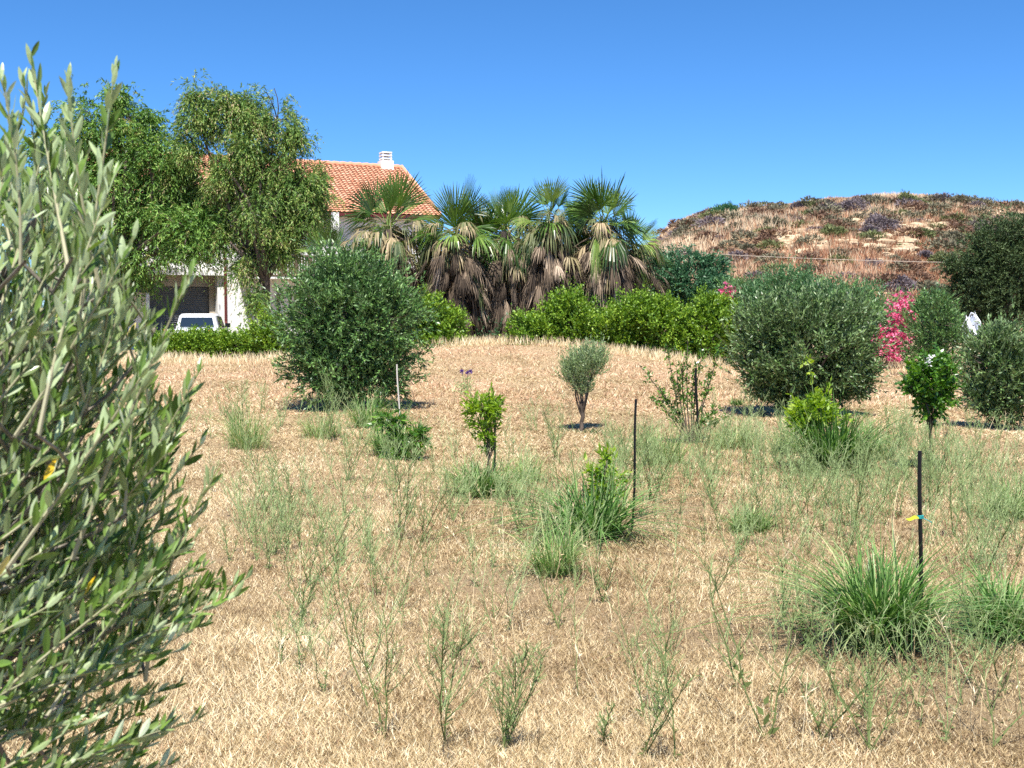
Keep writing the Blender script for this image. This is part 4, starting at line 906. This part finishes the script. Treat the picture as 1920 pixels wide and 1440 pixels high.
WE = [ # x, base y, height px, stems, label
    (690, 1330, 340, 1, 'tallest wiry weed left of centre in the foreground'), (718, 1385, 260, 2, 'double stemmed wiry weed at the bottom, next to the tallest one'),
    (838, 1400, 330, 2, 'forked wiry weed at the bottom left of centre'), (822, 1340, 180, 1, 'short wiry weed beside the forked one at the bottom'),
    (945, 1410, 180, 5, 'dense bushy wiry weed at the bottom centre'), (1205, 1425, 210, 2, 'wiry weed at the bottom right of centre with crossing stems'),
    (1268, 1432, 250, 1, 'straight wiry weed at the bottom right of centre'), (1432, 1390, 360, 2, 'tall wiry weed right of centre with a broad leaf at its base'),
    (1385, 1300, 240, 1, 'slender wiry weed leaning left of the one with the broad leaf'), (1048, 1180, 110, 2, 'small wiry weed alone in the open stubble at centre'),
    (1630, 1410, 200, 4, 'spreading wiry weed below the largest grass clump'), (1860, 1400, 330, 2, 'tall wiry weed in the lower right corner'),
    (1885, 1300, 240, 2, 'wiry weed beside the lower right corner weed'), (1510, 1215, 90, 4, 'small tufted wiry weed left of the largest grass clump'),
    (750, 1015, 190, 4, 'spreading wiry weed left of the middle with low leaves'), (790, 1020, 130, 3, 'smaller spreading weed touching the one left of the middle'),
    (540, 1000, 130, 4, 'wiry weed beyond the foreground olive, lower one'), (500, 960, 150, 4, 'wiry weed beyond the foreground olive, upper one'),
    (620, 830, 120, 3, 'feathery weed left of the big olive foot'), (655, 900, 110, 3, 'feathery weed with low leaves before the big olive'),
    (1348, 1000, 200, 1, 'single tall dark weed stalk left of the low pale clump'), (1395, 1020, 140, 2, 'weed stalks inside the low pale clump'),
    (1520, 1000, 180, 3, 'wiry weed left of the twine tied stake'), (1595, 1020, 200, 3, 'taller wiry weed between the lemon and the twine tied stake'),
    (1745, 960, 150, 5, 'feathery weed behind the top of the twine tied stake'), (1850, 1060, 180, 3, 'wiry weed at the right between two grass clumps'),
    (1790, 1010, 150, 3, 'wiry weed right of the top of the twine tied stake'), (1220, 940, 140, 4, 'feathery weed right of the tall pipe stake'),
    (1180, 900, 120, 4, 'feathery weed behind the tall pipe stake'), (1040, 860, 90, 4, 'feathery weed left of the small young olive'),
    (975, 1000, 110, 3, 'feathery weed left of the tall arching clump'), (455, 830, 100, 5, 'feathery weed in the pale clump next to the foreground olive'),
    (580, 1100, 120, 3, 'thin weed in the stubble left, below the pale patch'), (560, 1180, 110, 3, 'thin weed in the stubble left, nearest the olive tip'),
    (1130, 1130, 80, 2, 'short weed in the open stubble right of centre'), (1470, 1180, 130, 1, 'single curved weed stalk in the open stubble at right'),
    (1540, 1390, 150, 2, 'low wiry weed at the bottom between the two tall ones'), (1130, 1400, 90, 2, 'short wiry weed at the bottom centre right')]
for i, (x, y, hp, nst, lab) in enumerate(WE):
    rng = np.random.default_rng(400+i); b = hit(x, min(y, 1436)); H0 = hp*b[1]/F*1.12; mb = MB()
    weed(mb, rng, b, H0, .0033+.00012*b[1], int(rng.integers(10, 16)), .7, .30, nst)
    if 'broad leaf' in lab:
        leaves(mb, b+np.array([[0, 0, .05], [0, 0, .09], [.01, 0, .02], [0, 0, .13]]), nrm(np.array([[.3, -.2, 1], [-.6, 0, .8], [.6, -.2, .4], [.5, .1, 1.]])), np.array([[.2, -1., .3]]*4), np.array([.06, .05, .06, .04]), .024, .05)
    tag(mb.build('wiry_weed', M['weed']), lab, 'weed', 'wiry weeds in the stubble')
# the uncounted thin ones that grow as a loose cover
mb = MB(); rng = np.random.default_rng(500)
Z = [(460, 790, 60, 70, 20), (600, 810, 60, 40, 14), (560, 1030, 80, 60, 20), (480, 1000, 60, 80, 13), (700, 830, 80, 40, 14), (850, 960, 90, 40, 14), (980, 950, 60, 60, 19), (1060, 1040, 70, 40, 13), (1180, 900, 90, 50, 45),
     (1300, 880, 110, 50, 54), (1430, 850, 90, 60, 45), (1500, 900, 90, 60, 45), (1600, 960, 110, 60, 54), (1740, 900, 120, 60, 68), (1860, 940, 80, 80, 54), (1700, 830, 120, 30, 34), (1850, 1080, 80, 60, 19), (1500, 1050, 120, 60, 14),
     (700, 1060, 150, 60, 14), (650, 1200, 120, 120, 10), (900, 1250, 150, 120, 7), (1560, 1330, 200, 90, 7), (1250, 1250, 220, 120, 8), (1000, 830, 100, 40, 14), (1790, 1330, 120, 60, 6), (620, 960, 160, 60, 14), (1400, 1000, 160, 60, 16), (800, 880, 60, 30, 7)]
for x, y, rx, ry, n in Z:
    for k in range(n):
        px_, py_ = x+rng.normal(0, rx*.6), y+rng.normal(0, ry*.6)
        if py_ < 760 or py_ > 1500: continue
        b = hit(px_, py_); weed(mb, rng, b, rng.uniform(.28, .6), .0017+.00014*b[1], int(rng.integers(6, 11)), .6, rng.uniform(.45, .75), int(rng.integers(1, 4)))
tag(mb.build('thin_weeds', M['weed']), 'loose cover of thin pale green weeds among the stubble', 'weeds', None, 'stuff')
mb = MB(); rng = np.random.default_rng(501)
for k in range(420):
    px_, py_ = rng.uniform(300, 1920), 740+700*rng.uniform(0, 1)**1.3
    b = hit(px_, py_); h = rng.uniform(.12, .38); t = b+[rng.normal(0, .35)*h, rng.normal(0, .35)*h, h]; m_ = (b+t)/2+rng.normal(size=3)*.12*h
    v_ = rng.uniform(.3, .95); r_ = .0013+.0001*b[1]; curves(mb, b, t, m_, r_, r_*.6, 4, 3, v_); n_ = int(rng.integers(3, 9)); tt = rng.uniform(.6, 1, n_)[:, None]
    leaves(mb, b*(1-tt)**2+2*tt*(1-tt)*m_+tt*tt*t, nrm(rng.normal(size=(n_, 3))*.6+[0, 0, 1]), rsph(rng, n_), rng.uniform(.015, .05, n_), .004+.0002*b[1], v_)
tag(mb.build('dead_stalks', M['straw']), 'scattered dead straw stalks with seed heads', 'dead stalks', None, 'stuff')
# thistle
b = hit(873, 745); root = thing('thistle', 'purple headed thistle on the bank above the citrus sapling', 'thistle', b); rng = np.random.default_rng(91)
mb = MB(); 
for x, y in ((866, 697), (877, 700), (882, 708)):
    tp = at(x, y, b[1]); curves(mb, b, tp, (b+tp)/2+[.02, 0, 0], .008, .005, 4, 4, .4)
n = 160; leaves(mb, b+rng.normal(size=(n, 3))*[.11, .1, .09]+[0, 0, .16], rsph(rng, n), rsph(rng, n), .09, .018, rng.uniform(.4, .9, n)); mb.build('stem', M['weed'], root)
for x, y in ((866, 697), (877, 700), (882, 697)):
    mb = MB(); n = 60; c = at(x, y, b[1]); leaves(mb, np.repeat(c[None], n, 0), nrm(rng.normal(size=(n, 3))+[0, 0, .8]), rsph(rng, n), .055, .012, rng.uniform(0, 1, n)); mb.build('flower_head', M['purple'], root)

# ------------------------------------------------------------------ foreground olive
rng = np.random.default_rng(99)
root = thing('olive_tree', 'near olive tree with large silvery leaves filling the left side', 'tree', (-1.75, 2.9, float(G(-1.75, 2.9))), 'olive trees in the field')
EDGE_Y = np.array([60, 105, 130, 200, 330, 400, 470, 560, 600, 700, 760, 840, 900, 960, 1020, 1080, 1150, 1200, 1260, 1340, 1440, 1560, 1700])
EDGE_X = np.array([30, 60, 215, 225, 235, 225, 250, 270, 315, 345, 372, 360, 398, 380, 365, 440, 470, 350, 345, 330, 370, 330, 300])
tw, lf, pt = MB(), MB(), []
def shoot(tip, d, L, bend, dens=1.0, big=1.):
    shv = rng.normal(0, .14); d = nrm(d); bend = bend+rng.normal(0, .16, 3)*[1, 1, .3]; st = tip-d*L+bend*L; mid = (st+tip)/2+bend*L*-.25
    k = 9; t = np.linspace(0, 1, k)[:, None]; B = (1-t)**2*st+2*t*(1-t)*mid+t*t*tip
    rad = .0030*(1-t[:, 0])*L/.4+.0010; segs(tw, B[:-1], B[1:]+ (B[1:]-B[:-1])*.02, rad[:-1], rad[1:], 5, .2+.6*(1-t[:-1, 0]))
    npair = max(5, int(L/.0185*dens)); q = np.linspace(.16, 1, npair)+rng.normal(0, .008, npair); q = np.clip(q, .05, 1)[:, None]
    C = (1-q)**2*st+2*q*(1-q)*mid+q*q*tip; tg = nrm(2*(1-q)*(mid-st)+2*q*(tip-mid)); 
    a = np.where(np.arange(npair) % 2, 1.57, 0)+rng.uniform(0, 3.14)+rng.normal(0, .3, npair)
    s = nrm(np.cross(tg, [.2, .9, .3])); u = np.cross(tg, s); side = s*np.cos(a)[:, None]+u*np.sin(a)[:, None]
    for sg in (1, -1):
        keep = rng.random(npair) < .93
        op = rng.uniform(.45, 1.25, npair)[:, None]*(1.1-.65*q**4)
        D = nrm(tg+side*sg*op+np.array([0, 0, .65])+rng.normal(size=(npair, 3))*.2)
        Nn = nrm(tg*.25-side*sg*.35+rng.normal(size=(npair, 3))*.7+(np.array([.25, .3, .1]) if tip[2] > 1.55 else np.array([.05, -.12, .4])))
        LL = big*rng.uniform(.030, .056, npair)*(1-.3*np.maximum(0, q[:, 0]-.85)/.15); W = LL*rng.uniform(.21, .29, npair)
        v = np.clip(rng.normal(.42+shv, .2, npair), 0, .92); v[rng.random(npair) < .002] = 1
        near_leaves(lf, C[keep], D[keep], Nn[keep], LL[keep], W[keep], rng.normal(.03, .15, keep.sum()), v[keep])
    pt.append(st)
# shoots that draw the silhouette in the photograph
for x, y, Y, dx, dz, L in ((58, 108, 2.25, -.15, 1, .42), (40, 150, 2.3, -.2, 1, .35), (128, 155, 2.2, .02, 1, .38), (215, 128, 2.15, .12, 1, .45), (20, 235, 2.2, .0, 1, .4), (215, 330, 2.1, .45, 1, .42), (85, 250, 2.3, .1, 1, .4), (165, 290, 2.4, .2, 1, .4),
                           (250, 450, 2.1, .5, 1, .35), (180, 400, 2.2, .25, 1, .35), (240, 540, 2.2, .35, 1, .3), (355, 520, 2.1, .55, 1, .50), (310, 640, 2.05, .7, 1, .42), (372, 700, 2.2, .6, 1, .40), (345, 780, 2.2, .7, 1, .4), (375, 835, 2.25, .9, 1, .4), (398, 900, 2.2, 1.1, 1, .45),
                           (380, 960, 2.3, 1.3, 1, .45), (365, 1010, 2.1, 1.2, .8, .42), (368, 1060, 2.3, 1.2, .8, .4), (462, 1085, 2.3, 1.4, .7, .42), (440, 1120, 2.25, 1.5, .45, .5), (390, 1130, 2.3, 1.4, .6, .42), (360, 1180, 2.2, 1.4, .6, .4), (340, 1220, 2.2, 1.5, .2, .42), (300, 1250, 2.3, 1.4, .3, .4),
                           (370, 1350, 2.3, 1.5, .25, .42), (300, 1370, 2.2, 1.4, .35, .4), (250, 1310, 2.2, 1.3, .4, .4), (330, 1290, 2.4, 1.4, .4, .4), (3, 150, 2.0, -.3, 1, .3), (200, 1400, 2.2, 1.3, .5, .4), (260, 1440, 2.3, 1.4, .4, .4),
                           (275, 640, 2.3, .5, 1, .4), (120, 1240, 2.1, 1, .5, .4), (60, 1330, 2.2, 1, .4, .4), (150, 1340, 2.2, 1.1, .4, .4)):
    shoot(at(x, y, Y), np.array([dx, rng.normal(0, .2), dz]), L, np.array([.0, rng.normal(0, .05), -.12 if dx > .3 else 0]))
n = 0
while n < 400:
    y = rng.uniform(130, 1480); x = rng.uniform(-420, 1)*1.0+np.interp(y, EDGE_Y, EDGE_X)-22
    xe = np.interp(y, EDGE_Y, EDGE_X)
    if y > 850 and x < 130 and rng.random() < .3: continue
    if y > 1120 and rng.random() < .78: continue
    if y < 420 and rng.random() < .6: continue
    if y < 330 and x > xe-70: continue
    if x < -160: continue
    Y = rng.uniform(2.1, 3.3)
    p = at(x, y, Y); f = np.clip((y-300)/800, 0, 1.1)
    d = np.array([.15+1.1*f+rng.normal(0, .25), rng.normal(0, .35)-.15, 1-.5*f+rng.normal(0, .15)])
    # keep the tip inside the crown from any side
    shoot(p, d, rng.uniform(.24, .42), np.array([0, rng.normal(0, .06), -.1*f]), .9)
    n += 1
# limbs that carry the shoots
lim = MB(); base = np.array([-1.75, 2.9, float(G(-1.75, 2.9))-.1]); fork = base+[.05, -.1, .75]
tips = np.array([at(60, 420, 2.5), at(150, 520, 2.35), at(-60, 300, 2.7), at(120, 700, 2.4), at(190, 820, 2.3), at(40, 900, 2.6), at(200, 1000, 2.35), at(240, 1150, 2.35), at(110, 1200, 2.5), at(40, 1040, 2.3), at(0, 650, 2.6), at(60, 1350, 2.5), at(-120, 700, 2.9), at(-60, 1000, 2.9)])
limbs(lim, rng, base, fork, tips, .075, .045, .007, curl=.10)
st = np.array(pt); j = np.argmin(np.linalg.norm(st[:, None]-tips[None], axis=2), 1); tb = tips[j]+(fork-tips[j])*rng.uniform(0, .45, len(st))[:, None]
dl = np.linalg.norm(st-tb, axis=1)[:, None]
curves(lim, tb, st, (tb+st)/2+rng.normal(size=st.shape)*dl*.1-[0, 0, .04], .0050, .0030, 5, 5)
lim.build('trunk', M['bark_grey'], root); tw.build('twigs', M['twig'], root); lf.build('foliage', M['olive_near'], root)
print('faces', sum(len(o.data.polygons) for o in sc.objects if o.type == 'MESH'))
